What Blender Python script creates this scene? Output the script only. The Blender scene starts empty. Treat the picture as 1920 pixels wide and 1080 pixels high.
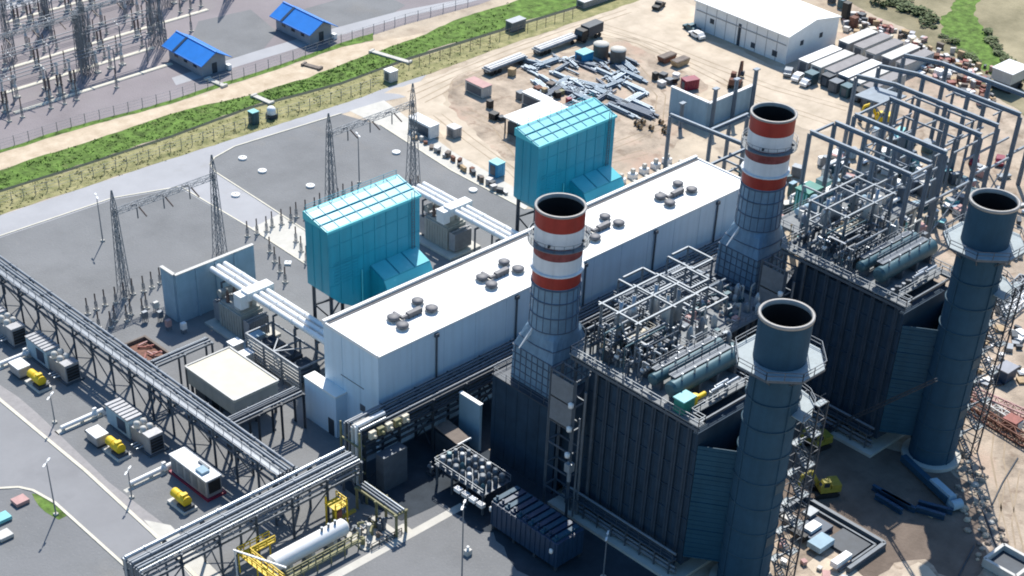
import bpy, math, random
from mathutils import Vector, Matrix
random.seed(11)
sc = bpy.context.scene
COL = sc.collection
R_ = math.radians

# ---------------- camera, sky, sun, exposure ----------------
F_PX, CAM_X, CAM_Y, CAM_H = 3081.0, -132.89, -158.34, 150.0
YAW, PITCH, ROLL, CY = R_(44.0), R_(41.35), R_(2.86), 1147.0
_d = Vector((math.cos(YAW)*math.cos(PITCH), math.sin(YAW)*math.cos(PITCH), -math.sin(PITCH)))
_r = _d.cross(Vector((0, 0, 1))).normalized()
_u = _r.cross(_d)
RT = _r*math.cos(ROLL) + _u*math.sin(ROLL)
UP = -_r*math.sin(ROLL) + _u*math.cos(ROLL)
cam_d = bpy.data.cameras.new('camera')
cam = bpy.data.objects.new('camera', cam_d); COL.objects.link(cam)
cam_d.sensor_width = 36.0
cam_d.lens = 36.0*F_PX/1920.0
cam_d.shift_y = (CY-540.0)/1920.0
cam_d.clip_start = 1.0; cam_d.clip_end = 8000.0
m = Matrix((RT, UP, -_d)).transposed().to_4x4()
m.translation = Vector((CAM_X, CAM_Y, CAM_H))
cam.matrix_world = m
sc.camera = cam

SUN_EL, SUN_AZ = 51.0, 43.0      # azimuth from +X towards +Y
w = bpy.data.worlds.new('World'); sc.world = w; w.use_nodes = True
nt = w.node_tree; bg = nt.nodes['Background']
sky = nt.nodes.new('ShaderNodeTexSky'); sky.sky_type = 'NISHITA'; sky.sun_disc = False
sky.sun_elevation = R_(SUN_EL); sky.sun_rotation = R_(90-SUN_AZ)
sky.air_density = 1.3; sky.ozone_density = 2.0
hs = nt.nodes.new('ShaderNodeHueSaturation'); hs.inputs['Saturation'].default_value = 1.35
nt.links.new(sky.outputs[0], hs.inputs['Color']); nt.links.new(hs.outputs[0], bg.inputs[0]); bg.inputs[1].default_value = 0.115
sd = bpy.data.lights.new('sun', 'SUN'); sd.energy = 4.7; sd.angle = R_(0.5); sd.color = (1, .955, .88)
so = bpy.data.objects.new('sun', sd); COL.objects.link(so)
sv = Vector((math.cos(R_(SUN_EL))*math.cos(R_(SUN_AZ)), math.cos(R_(SUN_EL))*math.sin(R_(SUN_AZ)), math.sin(R_(SUN_EL))))
so.rotation_euler = sv.to_track_quat('Z', 'Y').to_euler(); so.location = sv*400
sc.view_settings.view_transform = 'Standard'; sc.view_settings.look = 'None'
sc.view_settings.gamma = 1.0; sc.view_settings.exposure = 0.44
sc.render.engine = 'CYCLES'; sc.cycles.filter_width = 1.9

def W(px, py, z=0.0):
    """point of the place at height z that the surveyed photo position (px, py) falls on"""
    d = RT*((px-960)/F_PX) - UP*((py-CY)/F_PX) + _d
    t = (z-CAM_H)/d.z
    return Vector((CAM_X, CAM_Y, CAM_H)) + d*t

# ---------------- materials ----------------
def mat(name, col, rough=.65, metal=0.0, var=.18, scale=.6, bump=0.0, col2=None, detail=6, spots=None, streak=0.0, spec=.4):
    M = bpy.data.materials.new(name); M.use_nodes = True
    n = M.node_tree.nodes; L = M.node_tree.links; b = n['Principled BSDF']
    b.inputs['Roughness'].default_value = rough; b.inputs['Metallic'].default_value = metal
    b.inputs['Specular IOR Level'].default_value = spec
    tc = n.new('ShaderNodeTexCoord'); geo = n.new('ShaderNodeNewGeometry')
    nz = n.new('ShaderNodeTexNoise'); nz.inputs['Scale'].default_value = scale; nz.inputs['Detail'].default_value = detail
    nz.inputs['Roughness'].default_value = .65
    L.new(geo.outputs['Position'], nz.inputs['Vector'])
    rp = n.new('ShaderNodeValToRGB'); rp.color_ramp.elements[0].position = .3; rp.color_ramp.elements[1].position = .7
    lo = [c*(1-var) for c in col]; hi = [min(.9, c*(1+var)) for c in (col2 or col)]
    rp.color_ramp.elements[0].color = (*lo, 1); rp.color_ramp.elements[1].color = (*hi, 1)
    L.new(nz.outputs['Fac'], rp.inputs['Fac']); out = rp.outputs['Color']
    if spots:
        for (sscale, spos, scol, amt) in spots:
            s = n.new('ShaderNodeTexNoise'); s.inputs['Scale'].default_value = sscale; s.inputs['Detail'].default_value = 7
            s.inputs['Roughness'].default_value = .6
            L.new(geo.outputs['Position'], s.inputs['Vector'])
            r2 = n.new('ShaderNodeValToRGB'); r2.color_ramp.elements[0].position = spos; r2.color_ramp.elements[1].position = min(1, spos+.12)
            L.new(s.outputs['Fac'], r2.inputs['Fac'])
            mm = n.new('ShaderNodeMath'); mm.operation = 'MULTIPLY'; mm.inputs[1].default_value = amt
            L.new(r2.outputs['Color'], mm.inputs[0])
            mx = n.new('ShaderNodeMix'); mx.data_type = 'RGBA'
            L.new(mm.outputs[0], mx.inputs['Factor']); L.new(out, mx.inputs['A']); mx.inputs['B'].default_value = (*scol, 1)
            out = mx.outputs['Result']
    if streak:
        mp = n.new('ShaderNodeMapping'); mp.inputs['Scale'].default_value = (1.1, 1.1, .06)
        s = n.new('ShaderNodeTexNoise'); s.inputs['Scale'].default_value = 1.0; s.inputs['Detail'].default_value = 5
        L.new(geo.outputs['Position'], mp.inputs['Vector']); L.new(mp.outputs[0], s.inputs['Vector'])
        r2 = n.new('ShaderNodeValToRGB'); r2.color_ramp.elements[0].position = .45; r2.color_ramp.elements[1].position = .8
        L.new(s.outputs['Fac'], r2.inputs['Fac'])
        mm = n.new('ShaderNodeMath'); mm.operation = 'MULTIPLY'; mm.inputs[1].default_value = streak
        L.new(r2.outputs['Color'], mm.inputs[0])
        mx = n.new('ShaderNodeMix'); mx.data_type = 'RGBA'
        L.new(mm.outputs[0], mx.inputs['Factor']); L.new(out, mx.inputs['A']); mx.inputs['B'].default_value = (*[c*.45 for c in col], 1)
        out = mx.outputs['Result']
    L.new(out, b.inputs['Base Color'])
    if bump:
        bp = n.new('ShaderNodeBump'); bp.inputs['Strength'].default_value = bump; bp.inputs['Distance'].default_value = .15
        nb = n.new('ShaderNodeTexNoise'); nb.inputs['Scale'].default_value = 2.2; nb.inputs['Detail'].default_value = 8
        L.new(geo.outputs['Position'], nb.inputs['Vector'])
        L.new(nb.outputs['Fac'], bp.inputs['Height']); L.new(bp.outputs[0], b.inputs['Normal'])
    return M

M = {}
M['sand'] = mat('sand', (0.4, 0.335, 0.262), .9, var=.14, scale=.12, bump=.5, col2=(.49, .41, .31),
                spots=[(.035, .52, (.33, .25, .18), .65), (.25, .56, (.27, .21, .16), .6), (.9, .6, (.50, .43, .35), .6), (2.2, .62, (.22, .17, .13), .5)], spec=.1)
M['rut'] = mat('rut', (.34, .27, .195), .95, var=.2, scale=.5, spec=.1)
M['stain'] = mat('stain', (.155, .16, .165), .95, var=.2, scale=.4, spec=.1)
M['dark_ground'] = mat('dark_ground', (.040, .050, .062), .9, var=.25, scale=.25, bump=.2, spots=[(.4, .6, (.075, .08, .085), .5)], spec=.15)
M['shade_dark_dirt'] = mat('shade_dark_dirt', (0.165, 0.13, 0.105), .95, var=.25, scale=.2, bump=.7, spots=[(.3, .58, (.07, .055, .05), .5), (.15, .62, (.19, .15, .12), .5)], spec=.1)  # wet dark soil with the boilers' shade mixed into the colour
M['dirt'] = mat('dirt', (0.32, 0.262, 0.205), .95, var=.3, scale=.16, bump=.8, col2=(.44, .36, .28),
                spots=[(.3, .55, (.20, .145, .105), .7), (.08, .55, (.38, .26, .20), .65), (2.5, .6, (.17, .13, .10), .5), (1.3, .66, (.55, .50, .45), .5)], spec=.1)
M['haul_road'] = mat('haul_road', (0.46, 0.385, 0.295), .9, var=.09, scale=.2, bump=.2, col2=(.55, .465, .365), spots=[(.12, .62, (.46, .37, .27), .4)], spec=.1)
M['gravel'] = mat('gravel', (0.195, 0.198, 0.2), .95, var=.14, scale=.08, bump=.5, spots=[(2.5, .58, (.30, .30, .30), .4), (3.1, .62, (.10, .10, .105), .4), (.05, .6, (.235, .22, .20), .5), (.02, .56, (.17, .17, .175), .6), (.33, .66, (.26, .25, .235), .45)], spec=.1)
M['purple_gravel'] = mat('purple_gravel', (0.245, 0.22, 0.225), .95, var=.14, scale=.05, bump=.4, spots=[(2.0, .6, (.33, .29, .29), .4), (.06, .55, (.25, .235, .23), .6)], spec=.1)
M['asphalt'] = mat('asphalt', (.25, .25, .255), .85, var=.08, scale=.1, bump=.1, spots=[(.06, .58, (.205, .205, .21), .6), (.9, .68, (.16, .16, .165), .5), (.2, .6, (.20, .20, .205), .4), (4, .6, (.3, .3, .3), .25)], spec=.1)
M['pale_road'] = mat('pale_road', (.36, .36, .37), .85, var=.08, scale=.12, bump=.1, spots=[(.15, .6, (.30, .29, .28), .5)], spec=.1)
M['paver'] = mat('paver', (.30, .285, .28), .9, var=.1, scale=.8, spots=[(2.6, .55, (.22, .21, .21), .4)], spec=.1)
M['concrete'] = mat('concrete', (.50, .48, .43), .85, var=.1, scale=.4, spots=[(.5, .6, (.36, .34, .30), .5)])
M['kerb'] = mat('kerb', (.60, .56, .46), .85, var=.1, scale=.7)
M['grass'] = mat('grass', (0.08, 0.118, 0.04), .95, var=.45, scale=.5, bump=1.0, col2=(.12, .20, .045), spots=[(.18, .6, (.20, .22, .09), .5)], spec=.1)
M['dry_grass'] = mat('dry_grass', (.20, .215, .09), .95, var=.25, scale=.4, bump=1.0, col2=(.30, .27, .14), spots=[(.6, .6, (.10, .13, .05), .5)], spec=.1)
M['scrub'] = mat('scrub', (.18, .165, .10), .95, var=.25, scale=.06, bump=1.0, col2=(.30, .26, .17), spots=[(.1, .6, (.10, .12, .05), .6)], spec=.1)
M['track'] = mat('track', (.47, .37, .26), .95, var=.12, scale=.3, bump=.4, col2=(.54, .45, .34), spec=.1)
M['ditch'] = mat('ditch', (.035, .045, .03), .95, var=.3, scale=1.0)
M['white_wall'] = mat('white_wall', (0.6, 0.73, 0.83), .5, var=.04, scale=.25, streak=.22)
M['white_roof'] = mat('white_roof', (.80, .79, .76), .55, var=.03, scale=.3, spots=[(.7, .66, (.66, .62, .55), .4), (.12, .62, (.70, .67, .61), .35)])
M['roof_trim'] = mat('roof_trim', (.10, .10, .105), .7)
M['white'] = mat('white', (.76, .76, .75), .45, var=.06, scale=.8)
M['offwhite'] = mat('offwhite', (0.5, 0.49, 0.46), .6, var=.1, scale=.8)
M['fan_grey'] = mat('fan_grey', (.14, .14, .15), .6, metal=.1, var=.2, scale=1.5)
M['wall_joint'] = mat('wall_joint', (.46, .58, .68), .6)
M['vent_grey'] = mat('vent_grey', (.30, .305, .32), .5, metal=.2, var=.15, scale=1.5)
M['teal'] = mat('teal', (0.008, 0.27, 0.37), .42, var=.07, scale=.2, streak=.32)
M['teal_top'] = mat('teal_top', (0.07, 0.47, 0.53), .4, var=.06, scale=.5, spots=[(.6, .62, (.25, .62, .66), .5)])
M['red_paint'] = mat('red_paint', (0.34, 0.03, 0.02), .5, var=.12, scale=.8, streak=.4)
M['white_band'] = mat('white_band', (.70, .71, .73), .5, var=.06, scale=.8, streak=.3)
M['shade_painted_red'] = mat('shade_painted_red', (0.2, 0.03, 0.03), .6, var=.3, scale=.8, col2=(.22, .06, .06))  # middle red band with the gallery's shadow painted into its colour
M['shell_blue'] = mat('shell_blue', (0.19, 0.29, 0.385), .55, metal=.1, var=.14, scale=.7, streak=.35, spec=.2)
M['seam'] = mat('seam', (.10, .13, .18), .6)
M['soot_void_black'] = mat('soot_void_black', (.012, .011, .011), .95, var=.3)
M['rim'] = mat('rim', (0.3, 0.285, 0.27), .5, metal=.1)
M['casing'] = mat('casing', (0.026, 0.05, 0.08), .75, var=.2, scale=.4, streak=.3, spec=.2)
M['rib'] = mat('rib', (0.042, 0.062, 0.088), .55, var=.2, spec=.2)
M['blue_duct'] = mat('blue_duct', (0.018, 0.07, 0.115), .5, var=.1, scale=.5, streak=.3, spec=.2)
M['stack_blue'] = mat('stack_blue', (0.026, 0.072, 0.118), .75, var=.12, scale=.5, streak=.3, spec=.2)
M['stack_seam'] = mat('stack_seam', (0.02, 0.06, 0.09), .6)
M['grating'] = mat('grating', (0.17, 0.185, 0.195), .7, var=.2, scale=1.2, spots=[(1.5, .55, (.18, .19, .19), .5)])
M['platform_plate'] = mat('platform_plate', (0.27, 0.32, 0.34), .6, var=.12, scale=1.0, spots=[(1.3, .6, (.25, .28, .3), .5)])
M['steel'] = mat('steel', (0.085, 0.105, 0.13), .5, metal=.15, var=.2, scale=.8)
M['steel_light'] = mat('steel_light', (0.19, 0.215, 0.24), .45, metal=.25, var=.15, scale=.8)
M['steel_dark'] = mat('steel_dark', (0.035, 0.048, 0.065), .6, var=.25, scale=.8)
M['frame_blue'] = mat('frame_blue', (0.165, 0.205, 0.25), .5, metal=.1, var=.18, scale=.5)
M['galv'] = mat('galv', (0.19, 0.21, 0.235), .5, metal=.3, var=.15, scale=.9)
M['silver'] = mat('silver', (0.4, 0.43, 0.46), .35, metal=.45, var=.12, scale=.9)
M['drum'] = mat('drum', (0.04, 0.095, 0.12), .45, metal=.2, var=.15, scale=.7)
M['beige'] = mat('beige', (.60, .545, .43), .75, var=.07, scale=.4, spots=[(.5, .6, (.50, .44, .33), .45)])
M['beige_wall'] = mat('beige_wall', (.42, .41, .37), .75, var=.1, scale=.5, streak=.2)
M['fire_wall'] = mat('fire_wall', (0.3, 0.42, 0.5), .8, var=.1, scale=.4, streak=.25)
M['trafo'] = mat('trafo', (.36, .36, .33), .6, var=.15, scale=.8, streak=.2)
M['yellow'] = mat('yellow', (.72, .50, .02), .5, var=.1, scale=1.2)
M['shade_dulled_yellow'] = mat('shade_dulled_yellow', (0.27, 0.23, 0.035), .6, var=.2, scale=1.2)  # yellow dimmed to paint in the excavators' shade, also on the manifold pipe
M['olive'] = mat('olive', (.22, .21, .11), .7, var=.3, scale=1.2)
M['black'] = mat('black', (.015, .016, .018), .6)
M['glass'] = mat('glass', (.02, .03, .045), .15, spec=.7)
M['tyre'] = mat('tyre', (.02, .02, .02), .85)
M['hut_blue'] = mat('hut_blue', (0.02, 0.19, 0.6), .4, var=.08, scale=.5)
M['hut_wall'] = mat('hut_wall', (.30, .31, .34), .8, var=.12)
M['navy'] = mat('navy', (0.012, 0.04, 0.085), .5, var=.2)
M['blue_tarp'] = mat('blue_tarp', (0.02, 0.06, 0.11), .55, var=.3, scale=1.3, bump=.6)
M['bright_blue'] = mat('bright_blue', (.03, .28, .50), .5, var=.12)
M['aqua'] = mat('aqua', (0.16, 0.46, 0.48), .5)
M['green_box'] = mat('green_box', (0.012, 0.19, 0.15), .5)
M['rust'] = mat('rust', (0.17, 0.08, 0.055), .85, var=.3, scale=1.2)
M['red_oxide'] = mat('red_oxide', (0.27, 0.09, 0.07), .7, var=.25, scale=1.2)
M['pink'] = mat('pink', (0.46, 0.28, 0.26), .8, var=.12)
M['maroon'] = mat('maroon', (.22, .015, .04), .4)
M['wood'] = mat('wood', (.40, .29, .17), .85, var=.25, scale=1.4)
M['brown_box'] = mat('brown_box', (.16, .13, .11), .8, var=.3)
M['insulator'] = mat('insulator', (.11, .075, .07), .35, var=.2)
M['porcelain'] = mat('porcelain', (0.5, 0.5, 0.5), .4, var=.15)
M['bundle_a'] = mat('bundle_a', (.22, .28, .34), .5, metal=.2, var=.2, scale=1)
M['bundle_b'] = mat('bundle_b', (.36, .42, .47), .45, metal=.25, var=.2, scale=1)
M['bundle_c'] = mat('bundle_c', (.11, .14, .19), .55, metal=.1, var=.2, scale=1)
M['leaf_a'] = mat('leaf_a', (.06, .09, .03), .8, var=.35, scale=.9, col2=(.09, .12, .04))
M['bark'] = mat('bark', (.12, .09, .06), .9)

# ---------------- mesh builder ----------------
class MB:
    def __init__(s): s.v = []; s.f = []; s.sm = []
    def add(s, vs, fs, smooth=False):
        o = len(s.v); s.v += [tuple(v) for v in vs]
        for f in fs: s.f.append([i+o for i in f]); s.sm.append(smooth)
    def box(s, x0, x1, y0, y1, z0, z1):
        s.add([(x0,y0,z0),(x1,y0,z0),(x1,y1,z0),(x0,y1,z0),(x0,y0,z1),(x1,y0,z1),(x1,y1,z1),(x0,y1,z1)],
              [(0,3,2,1),(4,5,6,7),(0,1,5,4),(1,2,6,5),(2,3,7,6),(3,0,4,7)])
        return s
    def bar(s, p, q, w, h=None):
        p = Vector(p); q = Vector(q); h = h or w; d = q-p
        if d.length < 1e-6: return s
        d.normalize(); a = Vector((0,0,1)) if abs(d.z) < .95 else Vector((1,0,0))
        x = d.cross(a).normalized()*w/2; y = x.cross(d).normalized()*h/2
        vs = [p-x-y,p+x-y,p+x+y,p-x+y,q-x-y,q+x-y,q+x+y,q-x+y]
        s.add(vs, [(0,1,2,3),(7,6,5,4),(0,4,5,1),(1,5,6,2),(2,6,7,3),(3,7,4,0)]); return s
    def ibeam(s, p, q, w, h):
        """rolled steel section: two flanges and a web"""
        p = Vector(p); q = Vector(q); d = (q-p).normalized()
        a = Vector((0,0,1)) if abs(d.z) < .95 else Vector((0,1,0))
        x = d.cross(a).normalized(); y = x.cross(d).normalized(); t = h*.14
        s.bar(p+y*(h/2-t/2), q+y*(h/2-t/2), w, t) if abs(d.z) < .95 else s.bar(p+y*(h/2-t/2), q+y*(h/2-t/2), w, t)
        s.bar(p-y*(h/2-t/2), q-y*(h/2-t/2), w, t); s.bar(p, q, w*.18, h-2*t-.004); return s
    def cyl(s, p, q, r, r2=None, n=12, caps=True):
        p = Vector(p); q = Vector(q); r2 = r if r2 is None else r2; d = (q-p).normalized()
        a = Vector((0,0,1)) if abs(d.z) < .95 else Vector((1,0,0))
        x = d.cross(a).normalized(); y = d.cross(x)
        A = []; B = []
        for i in range(n):
            t = 2*math.pi*i/n; k = x*math.cos(t)+y*math.sin(t); A.append(p+k*r); B.append(q+k*r2)
        s.add(A+B, [(i, n+i, n+(i+1)%n, (i+1)%n) for i in range(n)], True)
        if caps: s.add(A+B, [tuple(range(n)), tuple(range(2*n-1, n-1, -1))])
        return s
    def lathe(s, cx, cy, prof, n=32, a0=0.0, smooth=True):
        vs = []
        for r, z in prof:
            for i in range(n):
                t = a0+2*math.pi*i/n; vs.append((cx+r*math.cos(t), cy+r*math.sin(t), z))
        fs = []
        for k in range(len(prof)-1):
            for i in range(n):
                j = (i+1) % n; fs.append((k*n+i, k*n+j, (k+1)*n+j, (k+1)*n+i))
        s.add(vs, fs, smooth); return s
    def loft(s, rings, smooth=False, caps=True):
        n = len(rings[0]); vs = [p for r in rings for p in r]; fs = []
        for k in range(len(rings)-1):
            for i in range(n):
                j = (i+1) % n; fs.append((k*n+i, k*n+j, (k+1)*n+j, (k+1)*n+i))
        s.add(vs, fs, smooth)
        if caps: s.add(rings[0]+rings[-1], [tuple(range(n-1,-1,-1)), tuple(range(n, 2*n))])
        return s
    def prism(s, pts, z0, z1):
        n = len(pts)
        return s.loft([[(p[0],p[1],z0) for p in pts], [(p[0],p[1],z1) for p in pts]])
    def profx(s, prof, x0, x1):
        """profile of (y,z) points extruded along X"""
        return s.loft([[(x0,p[0],p[1]) for p in prof], [(x1,p[0],p[1]) for p in prof]])
    def profy(s, prof, y0, y1):
        return s.loft([[(p[0],y0,p[1]) for p in prof], [(p[0],y1,p[1]) for p in prof]])
    def lattice(s, a, b, w0, w1, n, t=.09):
        """square lattice mast or truss from a to b"""
        a = Vector(a); b = Vector(b); d = (b-a).normalized()
        up = Vector((0,0,1)) if abs(d.z) < .95 else Vector((1,0,0))
        x = d.cross(up).normalized(); y = d.cross(x).normalized()
        def ring(k):
            c = a.lerp(b, k); ww = (w0+(w1-w0)*k)/2
            return [c+x*ww*sx+y*ww*sy for sx, sy in ((1,1),(1,-1),(-1,-1),(-1,1))]
        pr = ring(0)
        for k in range(1, n+1):
            nx = ring(k/n)
            for i in range(4):
                j = (i+1) % 4
                s.bar(pr[i], nx[i], t*1.35); s.bar(pr[i] if k % 2 else pr[j], nx[j] if k % 2 else nx[i], t*.8); s.bar(nx[i], nx[j], t*.7)
            pr = nx
        return s
    def rail(s, pts, z, h=1.1, t=.07, step=2.0, close=False):
        P = [Vector((p[0],p[1],z)) for p in pts]
        if close: P = P+[P[0]]
        for a, b in zip(P, P[1:]):
            for k in (h, h*.55): s.bar(a+Vector((0,0,k)), b+Vector((0,0,k)), t)
            n = max(1, int((b-a).length/step))
            for i in range(n+1):
                c = a.lerp(b, i/n); s.bar(c, c+Vector((0,0,h)), t)
        return s
    def build(s, name, material, parent=None, at=None):
        me = bpy.data.meshes.new(name)
        o0 = Vector((0,0,0))
        if parent is not None:
            o0 = Vector(parent['_w'])
        elif at is not None:
            o0 = Vector(at)
        me.from_pydata([(v[0]-o0.x, v[1]-o0.y, v[2]-o0.z) for v in s.v], [], s.f)
        me.polygons.foreach_set('use_smooth', s.sm)
        me.materials.append(M[material] if isinstance(material, str) else material)
        me.update()
        ob = bpy.data.objects.new(name, me); COL.objects.link(ob)
        if parent is not None:
            ob.parent = parent
        else:
            ob.location = o0
        ob['_w'] = tuple(o0)
        return ob

def tag(o, label, cat, group=None, kind=None):
    if label: o['label'] = label
    if cat: o['category'] = cat
    if group: o['group'] = group
    if kind: o['kind'] = kind
    return o
def thing(name, loc, label, cat, group=None):
    o = bpy.data.objects.new(name, None); COL.objects.link(o); o.location = Vector(loc); o.empty_display_size = .5
    o['_w'] = tuple(Vector(loc)); return tag(o, label, cat, group)
CH = {}
def kids(o): return [c for c in COL.objects if c.parent == o]
def dup(root, loc, label=None, group=None, rz=None):
    def rec(o, par):
        c = o.copy(); COL.objects.link(c); c.parent = par
        for k in list(o.children): rec(k, c)
        return c
    r = rec(root, None); r.location = Vector(loc)
    if rz is not None: r.rotation_euler = (0, 0, rz)
    if label: r['label'] = label
    if group: r['group'] = group
    return r

# ---------------- the ground ----------------
def ragged(pts, amp, step=1.6):
    rr = random.Random(len(pts)*7+int(amp*100)); out = []; off = 0.0
    n = len(pts)
    for i in range(n):
        a = Vector((pts[i][0], pts[i][1], 0)); b = Vector((pts[(i+1) % n][0], pts[(i+1) % n][1], 0)); L_ = (b-a).length
        k = max(1, min(120, int(L_/step))); d = (b-a).normalized() if L_ > 0 else Vector((1,0,0)); nn = Vector((-d.y, d.x, 0))
        for j in range(k):
            u = j/k; off = off*.72+rr.uniform(-1, 1)*amp*.55; w_ = min(1.0, 4*u*(1-u)+.25)
            out.append(a.lerp(b, u)+nn*off*w_)
    return out
def sheet(name, pts, z, material, kind='structure', rag=0):
    if rag: pts = ragged(pts, rag)
    mb = MB(); mb.add([(p[0], p[1], z) for p in pts], [tuple(range(len(pts)))])
    me_o = mb.build(name, material)
    if me_o.data.polygons[0].normal.z < 0: me_o.data.flip_normals()
    me_o['kind'] = kind; return me_o
def pix(*pts): return [W(x, y) for x, y in pts]
def strip(top, bot): return pix(*top)+pix(*reversed(bot))

sheet('ground', [(-2500,-2500),(4000,-2500),(4000,4000),(-2500,4000)], 0, 'sand')
# grey gravel of the plant
gA = [W(-60,465), W(0,446), W(210,375), W(330,352), W(345,320), W(395,300), W(440,276), W(640,214), W(713,235), W(845,320), W(985,392)]
sheet('gravel_yard', gA+[Vector((92,26,0)), Vector((92,-7,0)), Vector((12,-8,0)), Vector((12,-70,0)), Vector((-30,-120,0)), Vector((-110,-60,0)), Vector((-120,60,0)), Vector((-80,100,0))], .01, 'gravel')
# dirt under the boilers and yard
sheet('dirt_ground', [(12,-8),(92,-7),(170,-18),(175,-40),(112,-95),(60,-140),(12,-120)], .012, 'dirt', rag=1.0)
sheet('dirt_yard', pix((850,150),(960,110),(1090,95),(1170,75),(1260,125),(1330,150),(1300,210),(1230,330),(1000,300),(950,300),(840,215)), .014, 'dirt', rag=1.6)
sheet('rubble_ground', pix((1560,60),(1640,70),(1720,110),(1800,150),(1880,200),(1980,260),(1960,420),(1800,330),(1640,200)), .016, 'dirt', rag=1.8)
# upper left purple gravel
sheet('switchyard_gravel', pix((-80,308),(0,284),(160,234),(320,191),(480,141),(640,85),(760,46),(900,8),(1000,-30),(1100,-160),(-400,-160)), .01, 'purple_gravel')
sheet('switchyard_road', pix((-60,30),(150,-8),(150,-22),(-60,10)), .02, 'pale_road')
sheet('switchyard_path', pix((330,160),(500,108),(640,66),(760,32),(900,0),(900,-8),(752,20),(630,52),(480,96),(322,146)), .022, 'pale_road')
sheet('hut_apron', pix((372,40),(470,18),(520,60),(480,110),(430,128),(360,70)), .018, 'gravel')
sheet('hut_apron', pix((560,20),(700,-20),(760,10),(720,36),(640,62)), .018, 'gravel')
tan_t = [(-80,312),(0,288),(160,239),(320,196),(480,144),(640,89),(693,78),(790,62),(815,66)]
grn_t = [(-80,342),(0,319),(160,268),(320,214),(480,176),(580,146),(680,106),(740,92),(815,68)]
sheet('dirt_track', strip(tan_t, grn_t), .02, 'track', rag=0.5)
grn_t2 = [(-80,342),(0,319),(160,268),(320,214),(480,176),(580,146),(680,106),(780,72),(870,32),(960,4),(1080,-40)]
dit_t = [(-80,378),(0,356),(160,306),(320,254),(467,200),(640,154),(767,107),(937,55),(1090,8),(1200,-30)]
sheet('grass_strip', strip(grn_t2, dit_t), .026, 'grass', rag=0.5)
dit_b = [(x, y+5) for x, y in dit_t]
sheet('drain_ditch', strip(dit_t, dit_b), .032, 'ditch')
bank_b = [(-80,428),(0,404),(133,360),(320,298),(480,247),(640,195),(713,168),(800,140),(960,82),(1090,38),(1200,0)]
sheet('grass_bank', strip(dit_b, bank_b), .028, 'dry_grass', rag=0.4)
sheet('grass_edge', strip([(-80,304),(0,281),(160,231),(320,188),(480,136),(640,80),(700,62)], [(-80,311),(0,287),(160,238),(320,195),(480,143),(640,88),(700,76)]), .024, 'grass', rag=0.4)
road_b = [(-80,468),(0,446),(210,375),(334,353),(402,322),(396,300),(440,276),(640,214),(720,190),(760,182)]
sheet('road', strip(bank_b[:8], road_b), .018, 'pale_road')
sheet('side_road', pix((335,352),(395,312),(402,322),(480,372),(600,450),(602,512),(588,505),(470,430)), .022, 'pale_road')
sheet('concrete_slab', pix((470,429),(526,400),(606,453),(612,518),(588,506)), .028, 'concrete')
sheet('yard_road', pix((655,208),(720,188),(850,285),(1000,372),(985,394),(845,318),(713,236)), .022, 'concrete')
sheet('haul_road', pix((760,182),(720,175),(800,146),(960,88),(1100,40),(1240,-20),(1330,20),(1290,60),(1420,110),(1600,180),(1610,240),(1530,250),(1420,200),(1300,140),(1190,70),(1110,70),(960,112),(850,148),(830,195),(900,260),(990,340),(985,370),(850,285)), .02, 'haul_road', rag=1.2)
# lower left road, kerbs, paving
sheet('asphalt_road', pix((-120,700),(0,752),(160,884),(287,1001),(300,1012),(420,1130),(300,1130),(255,1085),(233,1060),(103,943),(60,921),(0,916),(-120,930)), .022, 'asphalt')
def kerbline(pts, wd, material='kerb', name='kerb', h=.13):
    P = pix(*pts); mb = MB()
    for i, (a, b) in enumerate(zip(P, P[1:])):
        d = (b-a).normalized(); mb.bar(a+Vector((0,0,h/2-.02*(i%2)*.2)), b+d*.02+Vector((0,0,h/2-.02*(i%2)*.2)), wd, h)
    o = mb.build(name, material, at=P[0]); o['kind'] = 'structure'; return o
kerbline([(-100,660),(0,750),(160,883),(287,1000),(410,1125)], .55)
kerbline([(-60,918),(0,916),(35,914),(62,920),(103,943),(233,1060),(262,1090),(300,1130)], .45)
kerbline([(-60,448),(0,443),(210,372),(334,351)], .3)
kerbline([(340,351),(470,428),(588,505)], .3)
kerbline([(600,450),(480,372),(402,322),(394,308),(402,296),(440,275),(640,213)], .3)
kerbline([(713,234),(845,319),(985,393)], .4)
sheet('pavement', pix((-80,660),(0,722),(35,745),(70,775),(205,905),(330,1000),(287,999),(160,881),(0,747),(-100,655)), .03, 'paver')
sheet('concrete_corner', pix((270,975),(320,985),(420,1085),(360,1085)), .034, 'concrete')
sheet('grass_patch', pix((60,925),(85,930),(130,965),(110,975),(85,960)), .03, 'grass', rag=0.5)
sheet('concrete_path', [(-25,-18.6),(1.0,-18.6),(1.0,-17.2),(-8.6,-17.2),(-8.6,-15.3),(-10.0,-15.3),(-10.0,-17.2),(-25,-17.2)], .03, 'concrete')
for a in (((-34,36.3),(-25,37.6)), ((-34.5,17.3),(-25.8,18.2)), ((-31.5,58),(-24.5,59.3))):
    (x0,y0),(x1,y1) = a; sheet('concrete_path', [(x0,y0),(x1,y0),(x1,y1),(x0,y1)], .03, 'concrete')
# far right field
sheet('scrub_field', pix((1590,0),(1640,30),(1720,70),(1800,130),(1880,190),(2050,300),(2300,250),(2100,-200),(1560,-60)), .02, 'scrub', rag=1.6)
sheet('grass_field', pix((1790,-30),(1838,-30),(1832,20),(1850,70),(1885,130),(1925,185),(1900,178),(1840,130),(1795,92),(1765,60),(1760,40),(1785,10)), .03, 'grass', rag=1.6)

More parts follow.
